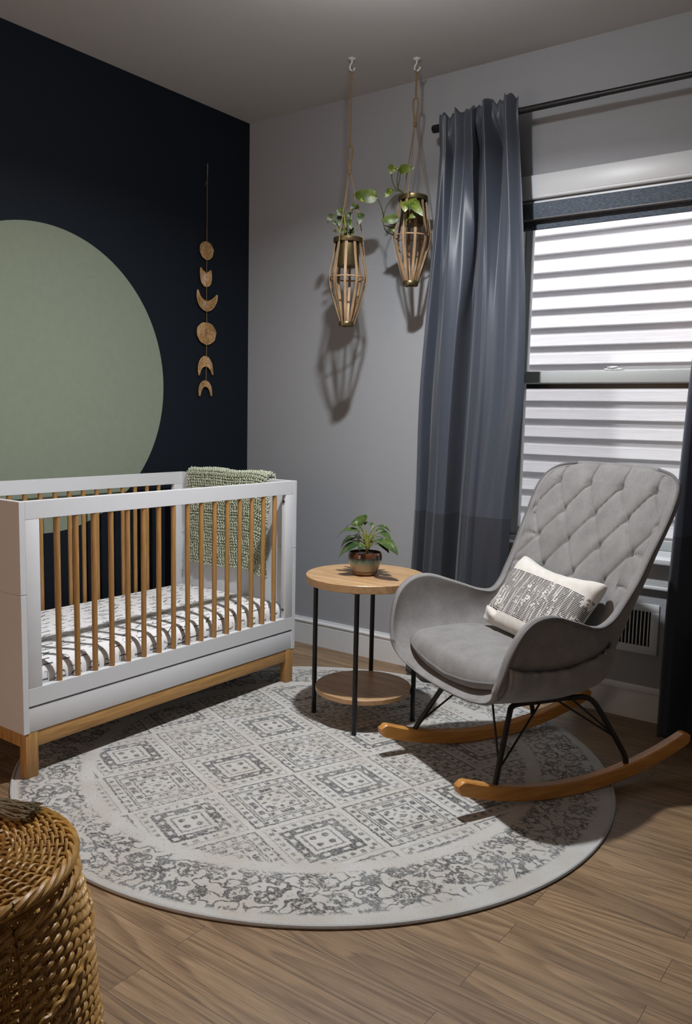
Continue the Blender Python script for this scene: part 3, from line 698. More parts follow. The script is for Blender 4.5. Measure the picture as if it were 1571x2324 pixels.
crescent([(-0.386, 1.832), (-0.390, 1.800), (-0.378, 1.765), (-0.355, 1.743), (-0.325, 1.734), (-0.295, 1.741), (-0.269, 1.763), (-0.252, 1.792), (-0.247, 1.822)],
         [(-0.384, 1.832), (-0.371, 1.806), (-0.356, 1.792), (-0.341, 1.785), (-0.325, 1.782), (-0.309, 1.783), (-0.291, 1.790), (-0.270, 1.804), (-0.250, 1.822)], 'crescent_moon', 'large woven crescent with horns pointing up')
disc_moon(-0.324, 1.620, 0.065, 0.054, 'large woven full moon in the middle')
crescent([(-0.377, 1.405), (-0.381, 1.440), (-0.371, 1.475), (-0.350, 1.497), (-0.329, 1.502), (-0.308, 1.495), (-0.289, 1.472), (-0.281, 1.440), (-0.278, 1.412)],
         [(-0.375, 1.405), (-0.365, 1.432), (-0.352, 1.446), (-0.341, 1.452), (-0.329, 1.454), (-0.317, 1.452), (-0.305, 1.445), (-0.292, 1.433), (-0.281, 1.412)], 'crescent_moon', 'woven crescent with horns pointing down')
crescent([(-0.373, 1.300), (-0.376, 1.330), (-0.367, 1.358), (-0.349, 1.374), (-0.330, 1.378), (-0.312, 1.373), (-0.296, 1.356), (-0.288, 1.330), (-0.287, 1.302)],
         [(-0.371, 1.300), (-0.362, 1.325), (-0.353, 1.340), (-0.342, 1.348), (-0.330, 1.351), (-0.319, 1.348), (-0.308, 1.340), (-0.298, 1.325), (-0.290, 1.302)], 'crescent_moon', 'lowest and thinnest woven crescent with horns pointing down')

# plant skeletons: leaves (base, tip, width) and stem paths, metres
PA_L = [
  ((0.8375, -0.36, 2.1048), (0.8301, -0.38, 2.0618), 0.0233),
  ((0.9085, -0.37, 2.1098), (0.8863, -0.4, 2.0872), 0.0311),
  ((0.878, -0.38, 2.0648), (0.8738, -0.39, 2.0474), 0.0175),
  ((0.8828, -0.35, 2.0918), (0.8968, -0.38, 2.0429), 0.0291),
  ((0.9526, -0.39, 2.0608), (0.984, -0.405, 2.0166), 0.0233),
  ((0.9637, -0.35, 2.1326), (0.9552, -0.38, 2.1108), 0.0214),
  ((0.9637, -0.35, 2.1326), (0.9617, -0.33, 2.1164), 0.0175),
  ((1.0024, -0.36, 2.0868), (1.0117, -0.39, 2.0346), 0.0272),
  ((0.9319, -0.34, 2.103), (0.9173, -0.36, 2.0801), 0.0155),
  ((0.8704, -0.38, 2.0289), (0.8906, -0.39, 2.0117), 0.0136),
  ((0.9193, -0.39, 2.0273), (0.9369, -0.4, 2.0049), 0.0136),
]
PA_S = [
  [(0.8975, -0.36, 2.0012), (0.8768, -0.36, 2.047), (0.8564, -0.36, 2.0778), (0.8375, -0.36, 2.1048)],
  [(0.9245, -0.37, 1.9966), (0.9207, -0.37, 2.0496), (0.9085, -0.37, 2.1098)],
  [(0.8951, -0.36, 2.0015), (0.8847, -0.37, 2.0348), (0.878, -0.38, 2.0648)],
  [(0.9047, -0.35, 2.0022), (0.8984, -0.35, 2.056), (0.8828, -0.35, 2.0918)],
  [(0.9488, -0.38, 1.9922), (0.9444, -0.385, 2.0255), (0.9526, -0.39, 2.0608)],
  [(0.9363, -0.35, 1.9989), (0.9391, -0.35, 2.0701), (0.9452, -0.35, 2.1106), (0.9637, -0.35, 2.1326)],
  [(0.9555, -0.35, 1.9969), (0.9777, -0.3533, 2.0557), (0.9934, -0.3567, 2.0867), (1.0024, -0.36, 2.0868)],
  [(0.9289, -0.34, 2.0015), (0.9226, -0.34, 2.0551), (0.9319, -0.34, 2.103)],
  [(0.9219, -0.36, 1.9987), (0.9141, -0.358, 2.0527), (0.9068, -0.356, 2.0916), (0.9241, -0.354, 2.1124), (0.9608, -0.352, 2.1158), (0.9837, -0.35, 2.0947)],
  [(0.9268, -0.36, 1.9944), (0.921, -0.36, 2.0327), (0.9224, -0.36, 2.0701)],
]
PB_L = [
  ((1.079, -0.236, 2.3057), (1.0681, -0.256, 2.2648), 0.0350),
  ((1.1157, -0.236, 2.2835), (1.1851, -0.226, 2.2865), 0.0369),
  ((1.1077, -0.226, 2.2834), (1.0975, -0.236, 2.3011), 0.0175),
  ((1.0656, -0.226, 2.2104), (1.0463, -0.256, 2.1703), 0.0291),
  ((1.0382, -0.306, 2.1642), (0.9355, -0.336, 2.1816), 0.0544),
  ((1.1936, -0.306, 2.1235), (1.2024, -0.326, 2.0767), 0.0388),
  ((1.2179, -0.306, 2.1243), (1.2959, -0.326, 2.0493), 0.0427),
  ((1.1313, -0.276, 2.0695), (1.0685, -0.306, 2.0623), 0.0388),
  ((1.2484, -0.306, 2.0679), (1.2179, -0.316, 2.0533), 0.0214),
  ((1.1103, -0.256, 2.0348), (1.085, -0.266, 2.0217), 0.0233),
]
PB_S = [
  [(1.1115, -0.206, 2.1981), (1.0835, -0.2135, 2.2152), (1.0715, -0.221, 2.2339), (1.0661, -0.2285, 2.2666), (1.0745, -0.236, 2.3009)],
  [(1.1115, -0.206, 2.1981), (1.0944, -0.216, 2.2132), (1.1066, -0.226, 2.2465), (1.1165, -0.236, 2.2816)],
  [(1.1069, -0.206, 2.1987), (1.0897, -0.2127, 2.2202), (1.0905, -0.2193, 2.2559), (1.0986, -0.226, 2.2811)],
  [(1.1069, -0.206, 2.1987), (1.0855, -0.216, 2.205), (1.0656, -0.226, 2.2104)],
  [(1.1117, -0.206, 2.1943), (1.0977, -0.2127, 2.1891), (1.0768, -0.2193, 2.1811), (1.0609, -0.226, 2.163), (1.0473, -0.2327, 2.1407), (1.0409, -0.2393, 2.1137), (1.0412, -0.246, 2.0973)],
  [(1.048, -0.256, 2.0945), (1.0516, -0.2727, 2.1132), (1.0479, -0.2893, 2.1449), (1.0382, -0.306, 2.1642)],
  [(1.0412, -0.246, 2.0973), (1.0398, -0.246, 2.0691), (1.0501, -0.246, 2.0396), (1.0694, -0.246, 2.0205), (1.1047, -0.246, 2.0073), (1.1231, -0.246, 2.0072)],
  [(1.0564, -0.256, 2.0521), (1.0823, -0.256, 2.0435), (1.1079, -0.256, 2.0388)],
  [(1.1779, -0.256, 2.1782), (1.199, -0.281, 2.1535), (1.2179, -0.306, 2.124)],
  [(1.1802, -0.256, 2.1779), (1.1991, -0.2727, 2.1279), (1.2091, -0.2893, 2.0778), (1.2115, -0.306, 2.056)],
  [(1.1949, -0.316, 2.0796), (1.1918, -0.3135, 2.0569), (1.1975, -0.311, 2.0385), (1.2088, -0.3085, 2.0504), (1.2241, -0.306, 2.0744)],
  [(1.1064, -0.256, 2.0128), (1.0942, -0.256, 2.0328), (1.1095, -0.256, 2.0573), (1.1181, -0.256, 2.0749)],
]
PC_L = [
  ((1.3203, -0.7511, 0.7896), (1.2888, -0.7411, 0.8191), 0.0575),
  ((1.2974, -0.7211, 0.7705), (1.2023, -0.7011, 0.7593), 0.0174),
  ((1.3238, -0.7611, 0.7665), (1.2112, -0.7711, 0.7261), 0.0244),
  ((1.2847, -0.7411, 0.7342), (1.2267, -0.7611, 0.6857), 0.0261),
  ((1.3443, -0.7911, 0.7232), (1.2614, -0.8211, 0.6617), 0.0453),
  ((1.3784, -0.7411, 0.789), (1.4356, -0.7211, 0.7702), 0.0157),
  ((1.3632, -0.7211, 0.7682), (1.3995, -0.6911, 0.7619), 0.0192),
  ((1.3896, -0.7411, 0.7641), (1.4519, -0.7411, 0.7396), 0.0261),
  ((1.4018, -0.7711, 0.7444), (1.5171, -0.7911, 0.6975), 0.0436),
  ((1.3975, -0.7811, 0.7244), (1.4847, -0.8011, 0.7025), 0.0244),
  ((1.3653, -0.7911, 0.7186), (1.3559, -0.8211, 0.7004), 0.0244),
  ((1.2664, -0.7011, 0.7477), (1.2512, -0.6911, 0.7236), 0.0157),
  ((1.3003, -0.7111, 0.7964), (1.2839, -0.6811, 0.7796), 0.0209),
  ((1.3344, -0.7011, 0.7775), (1.2983, -0.6711, 0.7872), 0.0157),
]
PC_S = [
  [(1.3393, -0.7411, 0.6926), (1.3342, -0.7445, 0.7327), (1.3227, -0.7478, 0.7703), (1.3092, -0.7511, 0.806)],
  [(1.3393, -0.7411, 0.6926), (1.3225, -0.7311, 0.7388), (1.2974, -0.7211, 0.7705)],
  [(1.3393, -0.7411, 0.6926), (1.3323, -0.7478, 0.7328), (1.3236, -0.7545, 0.7571), (1.3069, -0.7611, 0.7631)],
  [(1.3372, -0.7411, 0.6923), (1.3237, -0.7411, 0.7189), (1.3063, -0.7411, 0.7311), (1.2847, -0.7411, 0.7342)],
  [(1.3512, -0.7611, 0.6962), (1.3527, -0.7761, 0.7155), (1.3443, -0.7911, 0.7232)],
  [(1.3436, -0.7411, 0.693), (1.3466, -0.7411, 0.7336), (1.3582, -0.7411, 0.7662), (1.3784, -0.7411, 0.789)],
  [(1.3436, -0.7411, 0.693), (1.35, -0.7311, 0.7382), (1.3632, -0.7211, 0.7682)],
  [(1.3436, -0.7411, 0.693), (1.3631, -0.7411, 0.7441), (1.3896, -0.7411, 0.7641)],
  [(1.3554, -0.7611, 0.6932), (1.3769, -0.7661, 0.7205), (1.4018, -0.7711, 0.7444)],
  [(1.3554, -0.7611, 0.6932), (1.3744, -0.7711, 0.7139), (1.3975, -0.7811, 0.7244)],
  [(1.3603, -0.7711, 0.695), (1.3647, -0.7811, 0.7139), (1.3653, -0.7911, 0.7186)],
  [(1.3371, -0.7411, 0.6976), (1.2963, -0.7211, 0.7315), (1.2664, -0.7011, 0.7477)],
  [(1.3371, -0.7411, 0.6976), (1.3355, -0.7411, 0.75), (1.335, -0.7411, 0.7691)],
  [(1.3413, -0.7411, 0.698), (1.3428, -0.7211, 0.7486), (1.3344, -0.7011, 0.7775)],
]
# ------------------------------------------------------------------ curtain rod and curtains
rod = thing('curtain_rod', 'long black metal curtain rod mounted above the window', 'curtain rod', (2.0, -0.13, 2.465))
MB().tube([(1.246, -0.13, 2.465), (1.95, -0.13, 2.465)], 0.0125, 18).build('rod', M_black, rod, ang=40)
MB().tube([(1.90, -0.13, 2.465), (2.92, -0.13, 2.465)], 0.0108, 18).build('rod', M_black, rod, ang=40)
cp = MB().tube([(1.212, -0.13, 2.465), (1.214, -0.13, 2.465), (1.246, -0.13, 2.465), (1.248, -0.13, 2.465)], [0.0155, 0.017, 0.017, 0.015], 20).build('end_cap', M_black, rod, org=(1.229, -0.13, 2.465))
clone(cp, rod, (1.705, 0, 0))
def bracket(x):
    m_ = MB(); m_.box((x-0.012, -0.004, 2.425), (x+0.012, 0, 2.505), 0.002); m_.box((x-0.005, -0.148, 2.443), (x+0.005, -0.003, 2.4515), 0.002); m_.box((x-0.005, -0.148, 2.4510), (x+0.005, -0.1435, 2.469), 0.001); return m_
br_ = bracket(1.33).build('bracket', M_black, rod, org=(1.33, 0, 2.465)); clone(br_, rod, (1.42, 0, 0))

def interp(xs, ys, x):
    """smooth interpolation through control points"""
    xs = np.array(xs); ys = np.array(ys); m = np.gradient(ys, xs); k = np.clip(np.searchsorted(xs, x)-1, 0, len(xs)-2)
    h = xs[k+1]-xs[k]; t = np.clip((x-xs[k])/h, 0, 1)
    return ys[k]*(2*t**3-3*t**2+1)+h*m[k]*(t**3-2*t**2+t)+ys[k+1]*(-2*t**3+3*t**2)+h*m[k+1]*(t**3-t**2)
def curtain(name, label, xl, xr, sb, yb, st, yt, zc, hem, pinch=0.0):
    kx = 3.282/3.322; xl = [3.197+(q-3.197)*kx for q in xl]; xr = [3.197+(q-3.197)*kx for q in xr]; yb = [q-0.04 for q in yb]; yt = [q-0.04 for q in yt]
    ns, nz = 400, 150; s = np.linspace(0, 1, ns); A = np.zeros((nz, ns, 3))
    ker = np.exp(-np.linspace(-2, 2, 11)**2); ker /= ker.sum()
    sm = lambda xs, ys: np.convolve(np.pad(np.interp(s, xs, ys), 5, mode='edge'), ker, 'valid')
    lo = sm(sb, yb); hi = sm(st, yt)
    for i in range(nz):
        f = i/(nz-1); ztop = 2.504+0.006*np.sin(s*31)+0.008*np.sin(s*74+1)+0.028*np.clip(s-0.25, 0, 1)
        zbot = hem+0.004*np.sin(s*40)
        z = zbot+(ztop-zbot)*f; zm = float(z.mean())
        w = min(1, max(0, (zm-1.55)/0.85)); w = w*w*(3-2*w)
        y = lo*(1-w)+hi*w + 0.006*np.sin(s*23+zm*2.2)*(1-w)+0.004*np.sin(s*41-zm*3)
        if zm > 2.36:
            q = min(1, (zm-2.36)/0.10); cap = -0.1475-0.5*np.clip(-0.1475-y, 0, 0.05); y = y*(1-q)+np.minimum((y+0.04)*1.12-0.036, cap)*q
        if zm < 0.10: y = y-0.10*((0.10-zm)/0.10)**2*0.25*np.abs(np.sin(s*9))
        x = interp(zc, xl, np.array([zm]))[0]*(1-s)+interp(zc, xr, np.array([zm]))[0]*s
        x = x+0.005*np.sin(s*2*PI*5+zm*1.3)*np.sin(s*PI)+pinch*0.034*np.exp(-((s-0.338-0.062*w)/0.03)**2)
        A[i, :, 0] = x; A[i, :, 1] = np.minimum(y, -0.034); A[i, :, 2] = z
    o = MB().grid(A).build(name, M_curt, org=((xl[0]+xr[0])/2, -0.09, 0), ang=180, fix=False)
    m = o.modifiers.new('thickness', 'SOLIDIFY'); m.thickness = 0.0022; m.offset = 0
    # geometry stays at world height for the colour band
    me = o.data
    for v in me.vertices: pass
    tag(o, label, 'curtain', 'curtains at the window'); return o
sb = [0, .05, .08, .10, .15, .24, .31, .345, .362, .385, .42, .48, .56, .62, .68, .76, .86, .95, 1]
yb = [-.085, -.112, -.105, -.045, -.090, -.130, -.152, -.150, -.080, -.004, -.022, -.060, -.105, -.122, -.108, -.114, -.118, -.106, -.088]
st = [0, .07, .11, .14, .20, .27, .33, .40, .425, .45, .52, .60, .66, .69, .72, .80, .90, 1]
yt = [-.085, -.120, -.110, -.060, -.105, -.130, -.100, -.145, -.085, -.030, -.070, -.120, -.150, -.090, -.025, -.090, -.135, -.095]
curtain('curtain', 'full length slate blue curtain left of the window with darker lower band',
        [1.128, 1.140, 1.150, 1.156, 1.185, 1.212, 1.228, 1.228], [1.625, 1.632, 1.641, 1.672, 1.660, 1.632, 1.603, 1.600], sb, yb, st, yt, [0, .5, .8, 1.35, 1.75, 2.1, 2.42, 2.55], 0.017, 1.0)
curtain('curtain', 'slate blue curtain at the right edge of the photo behind the rocker tip',
        [2.318, 2.322, 2.330, 2.350, 2.372, 2.385, 2.39, 2.39], [2.80, 2.80, 2.80, 2.80, 2.79, 2.78, 2.77, 2.77],
        [0, .02, .07, .13, .19, .28, .36, .44, .54, .62, .72, .82, .92, 1], [-.120, -.138, -.120, -.060, -.020, -.07, -.12, -.128, -.06, -.118, -.128, -.065, -.12, -.09],
        [0, .03, .08, .15, .2, .28, .36, .44, .52, .6, .7, .8, .9, 1], [-.11, -.14, -.13, -.06, -.03, -.088, -.14, -.09, -.14, -.095, -.14, -.09, -.14, -.12], [0, .5, .8, 1.35, 1.75, 2.1, 2.42, 2.55], 0.004)

# ------------------------------------------------------------------ hanging planters
def hook(x, y, rotz, label):
    h = thing('ceiling_hook', label, 'hook', (x, y, CH), 'ceiling hooks')
    m_ = MB(); m_.lathe([(0.0, CH-0.0005), (0.017, CH-0.0005), (0.0165, CH-0.003), (0.008, CH-0.007), (0.0, CH-0.009)][::-1], (x, y), 24)
    m_.build('base_plate', M_trim, h)
    c, s = math.cos(rotz), math.sin(rotz)
    pth = [(0, 0), (0.0, -0.012), (-0.006, -0.022), (-0.0095, -0.034), (-0.004, -0.044), (0.006, -0.044), (0.013, -0.036), (0.015, -0.030)]
    MB().tube([(x+a*c, y+a*s, CH-0.005+z) for a, z in smoothpath(pth, 6)], 0.0036, 10).build('hook_arm', M_trim, h); return h
HK = [(0.933, -0.360), (1.166, -0.206)]
hook(*HK[0], 1.2, 'small white ceiling hook holding the lower left hanging planter')
hook(*HK[1], 0.35, 'small white ceiling hook holding the planter next to the curtain')

def leaf(mb, a, b, w, face, lift=0.15, kind='heart', fold=0.18, ns=12, nw=6):
    a, b = np.array(a), np.array(b); L = np.linalg.norm(b-a); ax = (b-a)/L; fc = np.array(face, float); fc -= ax*fc.dot(ax); fc /= np.linalg.norm(fc); sd = np.cross(ax, fc)
    A = np.zeros((ns+1, nw+1, 3))
    for i in range(ns+1):
        t = i/ns
        if kind == 'heart': wd = (math.sin(PI*min(1, t**0.62))**0.75)*(1-0.12*t) if 0 < t < 1 else 0
        else: wd = math.sin(PI*t**0.85)**0.85 if 0 < t < 1 else 0
        mid = a+ax*L*t+fc*L*lift*math.sin(PI*t)
        back = ax*(-0.10*L if kind == 'heart' else 0)*(1-t)**3
        for j in range(nw+1):
            q = 2*j/nw-1; A[i, j] = mid+sd*(w/2*wd*q)+fc*(fold*w*0.5*wd*abs(q)*(1-0.4*abs(q)))+back*abs(q)
    A[-1, :] = b
    T = A+fc*0.0004; mb.grid(A); mb.grid(T, flip=True)

def planter(x, y, zt, zloop, phi, label):
    """woven lath planter on a jute hanger; zt = top ring"""
    t = thing('hanging_planter', label, 'hanging planter', (x, y, zt-0.38), 'hanging lath planters')
    c = (x, y); zh = zt-0.171; zb = zt-0.38
    MB().lathe([(0.0555, zt-0.020), (0.0635, zt-0.020), (0.0645, zt-0.018), (0.0645, zt-0.001), (0.0635, zt), (0.0600, zt), (0.0590, zt-0.004), (0.0555, zt-0.004), (0.0555, zt-0.020)], c, 48).build('top_ring', M_brass, t)
    MB().lathe([(0.0, zb), (0.033, zb), (0.0345, zb+0.002), (0.0345, zb+0.017), (0.033, zb+0.019), (0.031, zb+0.019), (0.030, zb+0.010), (0.0, zb+0.010)], c, 40).build('bottom_cap', M_brass, t)
    MB().tube([(x+0.0785*math.cos(2*PI*k/48), y+0.0785*math.sin(2*PI*k/48), zh) for k in range(48)], 0.0034, 8, closed=True).build('hoop', M_rib, t)
    pr = smoothpath([(0.0575, zt-0.004), (0.0595, zt-0.030), (0.0685, zt-0.085), (0.0795, zt-0.140), (0.0825, zh), (0.0795, zh-0.030), (0.0670, zh-0.075), (0.0480, zh-0.140), (0.0345, zb+0.030), (0.0290, zb+0.012)], 6)
    rb_ = None
    for k in range(10):
        if rb_ is None:
            rb_ = MB().ribbon([(x+r, y, z) for r, z in pr], [(1, 0, 0.0)]*len(pr), 0.0115, 0.0022).build('rib', M_rib, t, org=(x, y, zb)); rb_.rotation_euler = (0, 0, phi); rb_.location = (0, 0, 0)
        else: clone(rb_, t, (0, 0, 0), phi+2*PI*k/10)
    # jute hanger: doubled cord from the hook, loop, binding, three cords down round the planter
    m_ = MB(); zk = zloop-0.105; d = 0.0
    zk2 = zloop+0.004
    lo = smoothpath([(x-0.001, y, zk), (x-0.009, y-0.001, zloop-0.055), (x-0.0125, y-0.001, zloop-0.022), (x-0.008, y, zloop-0.003), (x, y, zloop), (x+0.008, y, zloop-0.003), (x+0.0125, y+0.001, zloop-0.022), (x+0.009, y+0.001, zloop-0.055), (x+0.001, y, zk)], 6)
    m_.tube(lo, 0.0042, 8)
    up_ = [(x+0.0022*math.sin(i*0.9), y+0.0022*math.cos(i*0.9), zloop-0.004+(CH-0.047-zloop+0.004)*i/40) for i in range(41)]
    m_.tube(up_, 0.0027, 7); m_.tube([(2*x-p[0], 2*y-p[1], p[2]) for p in up_], 0.0027, 7)
    for i in range(2): m_.tube([(x-0.005+0.004*i, y, CH-0.040), (x-0.006+0.004*i, y-0.004, CH-0.052), (x-0.002, y-0.003, CH-0.064), (x+0.003, y+0.003, CH-0.056), (x, y+0.004, CH-0.044)], 0.0030, 6)
    for i in range(7): m_.tube([(x+0.0062*math.cos(2*PI*k/12), y+0.0062*math.sin(2*PI*k/12), zk+0.006-0.0032*i) for k in range(12)], 0.0019, 5, closed=True)
    for k in range(3):
        a = phi+0.35+2*PI*k/3; ca, sa = math.cos(a), math.sin(a)
        P = [(x+0.003*ca, y+0.003*sa, zk), (x+0.030*ca, y+0.030*sa, zk-(zk-zt)*0.46), (x+0.0655*ca, y+0.0655*sa, zt+0.001), (x+0.0670*ca, y+0.0670*sa, zt-0.02), (x+0.0835*ca, y+0.0835*sa, zh+0.03), (x+0.0865*ca, y+0.0865*sa, zh), (x+0.080*ca, y+0.080*sa, zh-0.05), (x+0.037*ca, y+0.037*sa, zb+0.02), (x+0.030*ca, y+0.030*sa, zb-0.001), (x, y, zb-0.002)]
        P = [P[0], P[1], P[2]] + smoothpath(P[3:], 5)
        m_.tube(P, 0.0021, 7)
    m_.build('jute_hanger', M_rope, t); return t
planter(*HK[0], 1.992, 2.384, 0.20, 'lower hanging lath planter on the left with jute cord and brass rim')
planter(*HK[1], 2.172, 2.583, 0.42, 'higher hanging lath planter beside the curtain with jute cord and brass rim')

def potted(name, label, x, y, zt, group=None):
    t = thing(name, label, 'potted plant', (x, y, zt-0.12), group)
    m_ = MB(); m_.lathe([(0.0, zt-0.118), (0.0465, zt-0.118), (0.0482, zt-0.115), (0.0505, zt-0.012), (0.0510, zt+0.002), (0.0495, zt+0.003), (0.0485, zt-0.012), (0.0480, zt-0.020), (0.0, zt-0.020)], (x, y), 48)
    m_.build('pot', M_brass, t)
    MB().lathe([(0.0, zt-0.008), (0.030, zt-0.010), (0.0478, zt-0.015), (0.0478, zt-0.0195), (0.0, zt-0.0195)][::-1], (x, y), 32).build('soil', M_soil, t)
    return t
def add_stems(mb, S, root, r0, r1):
    for P in S:
        P = [tuple(root(P[0]))]+list(P)
        Q = smoothpath(P, 7); mb.tube(Q, [r0+(r1-r0)*i/(len(Q)-1) for i in range(len(Q))], 6)
def toward(a, k=1.0):
    d = Vector(CAMLOC)-Vector(a); d.normalize(); return (d.x, d.y, d.z+k)

pa = potted('pothos_plant', 'small leafy pothos in brass pot inside the lower left hanging planter', *HK[0], 1.988, 'pothos in the hanging planters')
mb = MB(); x, y = HK[0]
add_stems(mb, PA_S, lambda p: (x+(p[0]-x)*0.5, y+(p[1]-y)*0.4+0.01, 1.974), 0.0026, 0.0013); mb.build('stems', M_stem, pa)
mb = MB()
for a, b, w in PA_L: leaf(mb, a, b, w*1.15, toward(a, 0.25), 0.16, 'heart', 0.22)
for k in range(7):
    an = 0.6+k*0.9; a = (x+0.02*math.cos(an), y+0.02*math.sin(an), 2.01+0.006*(k % 3)); b = (x+0.040*math.cos(an), y+0.040*math.sin(an), 2.032-0.012*(k % 3)); leaf(mb, a, b, 0.018, (0, 0, 1), 0.1)
mb.build('leaves', M_pothosd, pa, fix=False)
pb = potted('pothos_plant', 'trailing yellow green pothos in brass pot inside the planter beside the curtain', *HK[1], 2.168, 'pothos in the hanging planters')
mb = MB(); x2, y2 = HK[1]
def root2(p):
    if abs(p[0]-x2) < 0.075 and p[2] > 2.15: return (x2+(p[0]-x2)*0.45, y2+(p[1]-y2)*0.4, 2.155)
    return (p[0]+0.0005, p[1], p[2]+0.0005)
add_stems(mb, PB_S, root2, 0.0030, 0.0018); mb.build('vines', M_stemd, pb)
mb = MB()
for a, b, w in PB_L: leaf(mb, a, b, w*1.12, toward(a, 0.15), 0.12, 'heart', 0.16)
mb.build('leaves', M_pothos, pb, fix=False)

# ------------------------------------------------------------------ side table and its plant
TX, TY, TZ = 1.334, -0.736, 0.594
tb = thing('side_table', 'round two tier oak side table with thin black legs', 'side table', (TX, TY, 0.0102))
MB().lathe([(0.0, TZ-0.031), (0.235, TZ-0.031), (0.237, TZ-0.029), (0.237, TZ-0.002), (0.235, TZ), (0.0, TZ)], (TX, TY), 96).build('tabletop', M_tab, tb, ang=30)
MB().lathe([(0.0, 0.123), (0.190, 0.123), (0.192, 0.125), (0.192, 0.1415), (0.1905, 0.143), (0.0, 0.143)], (TX, TY), 96).build('shelf', M_tab, tb, ang=30)
lx = None
for k in range(4):
    a = 3.595+k*PI/2; p = (TX+0.2015*math.cos(a), TY+0.2015*math.sin(a), 0.0102)
    if lx is None:
        m_ = MB(); m_.lathe([(0.0, 0.0102), (0.0085, 0.0102), (0.0095, 0.0115), (0.0095, TZ-0.0315), (0.0, TZ-0.0315)], p[:2], 18)
        lx = m_.build('leg', M_black, tb, org=p); l0 = Vector(p)
        lx['label'] = 'thin black metal leg'
        f_ = MB().lathe([(0.0, TZ-0.0355), (0.026, TZ-0.0355), (0.027, TZ-0.034), (0.027, TZ-0.0312), (0.0, TZ-0.0312)], (TX+0.196*math.cos(a), TY+0.196*math.sin(a)), 24).build('mounting_plate', M_black, tb, org=(TX+0.196*math.cos(a), TY+0.196*math.sin(a), TZ-0.03)); f0 = Vector((TX+0.196*math.cos(a), TY+0.196*math.sin(a), 0))
    else:
        clone(lx, tb, Vector(p)-l0); clone(f_, tb, Vector((TX+0.196*math.cos(a), TY+0.196*math.sin(a), 0))-f0)
PX, PY = 1.331, -0.741
pc = thing('potted_philodendron', 'bushy dark green plant in drip glazed pot on the side table', 'potted plant', (PX, PY, TZ))
MB().lathe([(0.0, TZ+0.0006), (0.040, TZ+0.0006), (0.049, TZ+0.006), (0.053, TZ+0.014), (0.0515, TZ+0.015), (0.046, TZ+0.010), (0.0, TZ+0.008)], (PX, PY), 56).build('saucer', M_saucer, pc, ang=60)
pr = smoothpath([(0.040, TZ+0.0085), (0.050, TZ+0.016), (0.0610, TZ+0.042), (0.0665, TZ+0.064), (0.0660, TZ+0.082), (0.0635, TZ+0.090)], 6)
pr = [(0.0, TZ+0.0085)]+[tuple(q) for q in pr]+[(0.0605, TZ+0.0905), (0.0600, TZ+0.085), (0.0615, TZ+0.078), (0.0, TZ+0.078)]
MB().lathe(pr, (PX, PY), 64).build('glazed_pot', M_pot, pc, ang=60)
rs = random.Random(5); m_ = MB(); m_.lathe([(0.0, TZ+0.0785), (0.061, TZ+0.0785), (0.060, TZ+0.082), (0.03, TZ+0.087), (0.0, TZ+0.086)], (PX, PY), 32)
m_.build('soil', M_soil, pc)
mb = MB()
add_stems(mb, PC_S, lambda p: (PX+(p[0]-PX)*0.6, PY+(p[1]-PY)*0.6, TZ+0.083), 0.0034, 0.0018); mb.build('stems', M_stem, pc)
mb = MB()
for i, (a, b, w) in enumerate(PC_L): leaf(mb, a, b, w*1.25, (0.25, -0.35, 0.95) if i else toward(a, 0.0), 0.20 if w < 0.03 else 0.13, 'lance', 0.28)
for k in range(8):
    an = 0.3+k*0.55; L = 0.075+0.02*(k % 3); z0 = TZ+0.12+0.018*(k % 2)
    a = (PX+0.022*math.cos(an), PY+0.022*math.sin(an), z0); b = (PX+L*math.cos(an), PY+L*math.sin(an), z0-0.012*(k % 3)); leaf(mb, a, b, 0.03, (0, 0, 1), 0.22, 'lance', 0.25)
mb.build('leaves', M_philo, pc, fix=False)
# ------------------------------------------------------------------ rocking chair (local axes: u forward, v to its left as seen from the front, z up)
TH = -2.0672; CC = (2.0433, -0.7510)
fwd = Vector((math.cos(TH), math.sin(TH), 0)); lat = Vector((-math.sin(TH), math.cos(TH), 0))
chair = thing('rocking_chair', 'grey upholstered rocking chair with tufted back on honey wood rockers', 'rocking chair', (CC[0], CC[1], 0.0))
chair['_o'] = [0.0, 0.0, 0.0]; chair.rotation_euler = (0, 0, TH)
ST = [ # rim (u,v,z), inner centre (u,z), outer centre (u,z), exponent
 ((-.342, .200, 1.058), (-.340, 1.059), (-.356, 1.059), 3.2), ((-.325, .272, 1.045), (-.329, 1.036), (-.380, 1.036), 3.2), ((-.306, .316, 1.020), (-.316, 1.012), (-.384, 1.005), 3),
 ((-.285, .336, .987), (-.301, .984), (-.376, .968), 2.8), ((-.260, .344, .937), (-.280, .936), (-.356, .918), 2.7), ((-.231, .341, .873), (-.253, .872), (-.330, .852), 2.6),
 ((-.196, .335, .803), (-.221, .802), (-.302, .778), 2.6), ((-.158, .328, .720), (-.186, .716), (-.274, .690), 2.6), ((-.121, .320, .656), (-.157, .646), (-.254, .612), 2.6),
 ((-.083, .312, .599), (-.130, .572), (-.238, .532), 2.6), ((-.041, .307, .572), (-.102, .492), (-.224, .452), 2.6), ((.011, .318, .576), (-.062, .430), (-.205, .388), 2.7),
 ((.060, .335, .592), (.000, .400), (-.165, .330), 2.8), ((.120, .347, .612), (.060, .390), (-.095, .299), 2.9), ((.178, .357, .630), (.120, .384), (.000, .289), 3),
 ((.220, .360, .635), (.180, .378), (.090, .289), 3), ((.265, .362, .628), (.230, .372), (.170, .294), 3), ((.303, .364, .605), (.275, .366), (.235, .302), 3),
 ((.328, .364, .574), (.305, .360), (.285, .310), 3), ((.348, .356, .526), (.328, .354), (.320, .319), 2.9), ((.361, .344, .464), (.342, .348), (.341, .328), 2.7), ((.366, .325, .415), (.353, .343), (.357, .334), 2.5)]
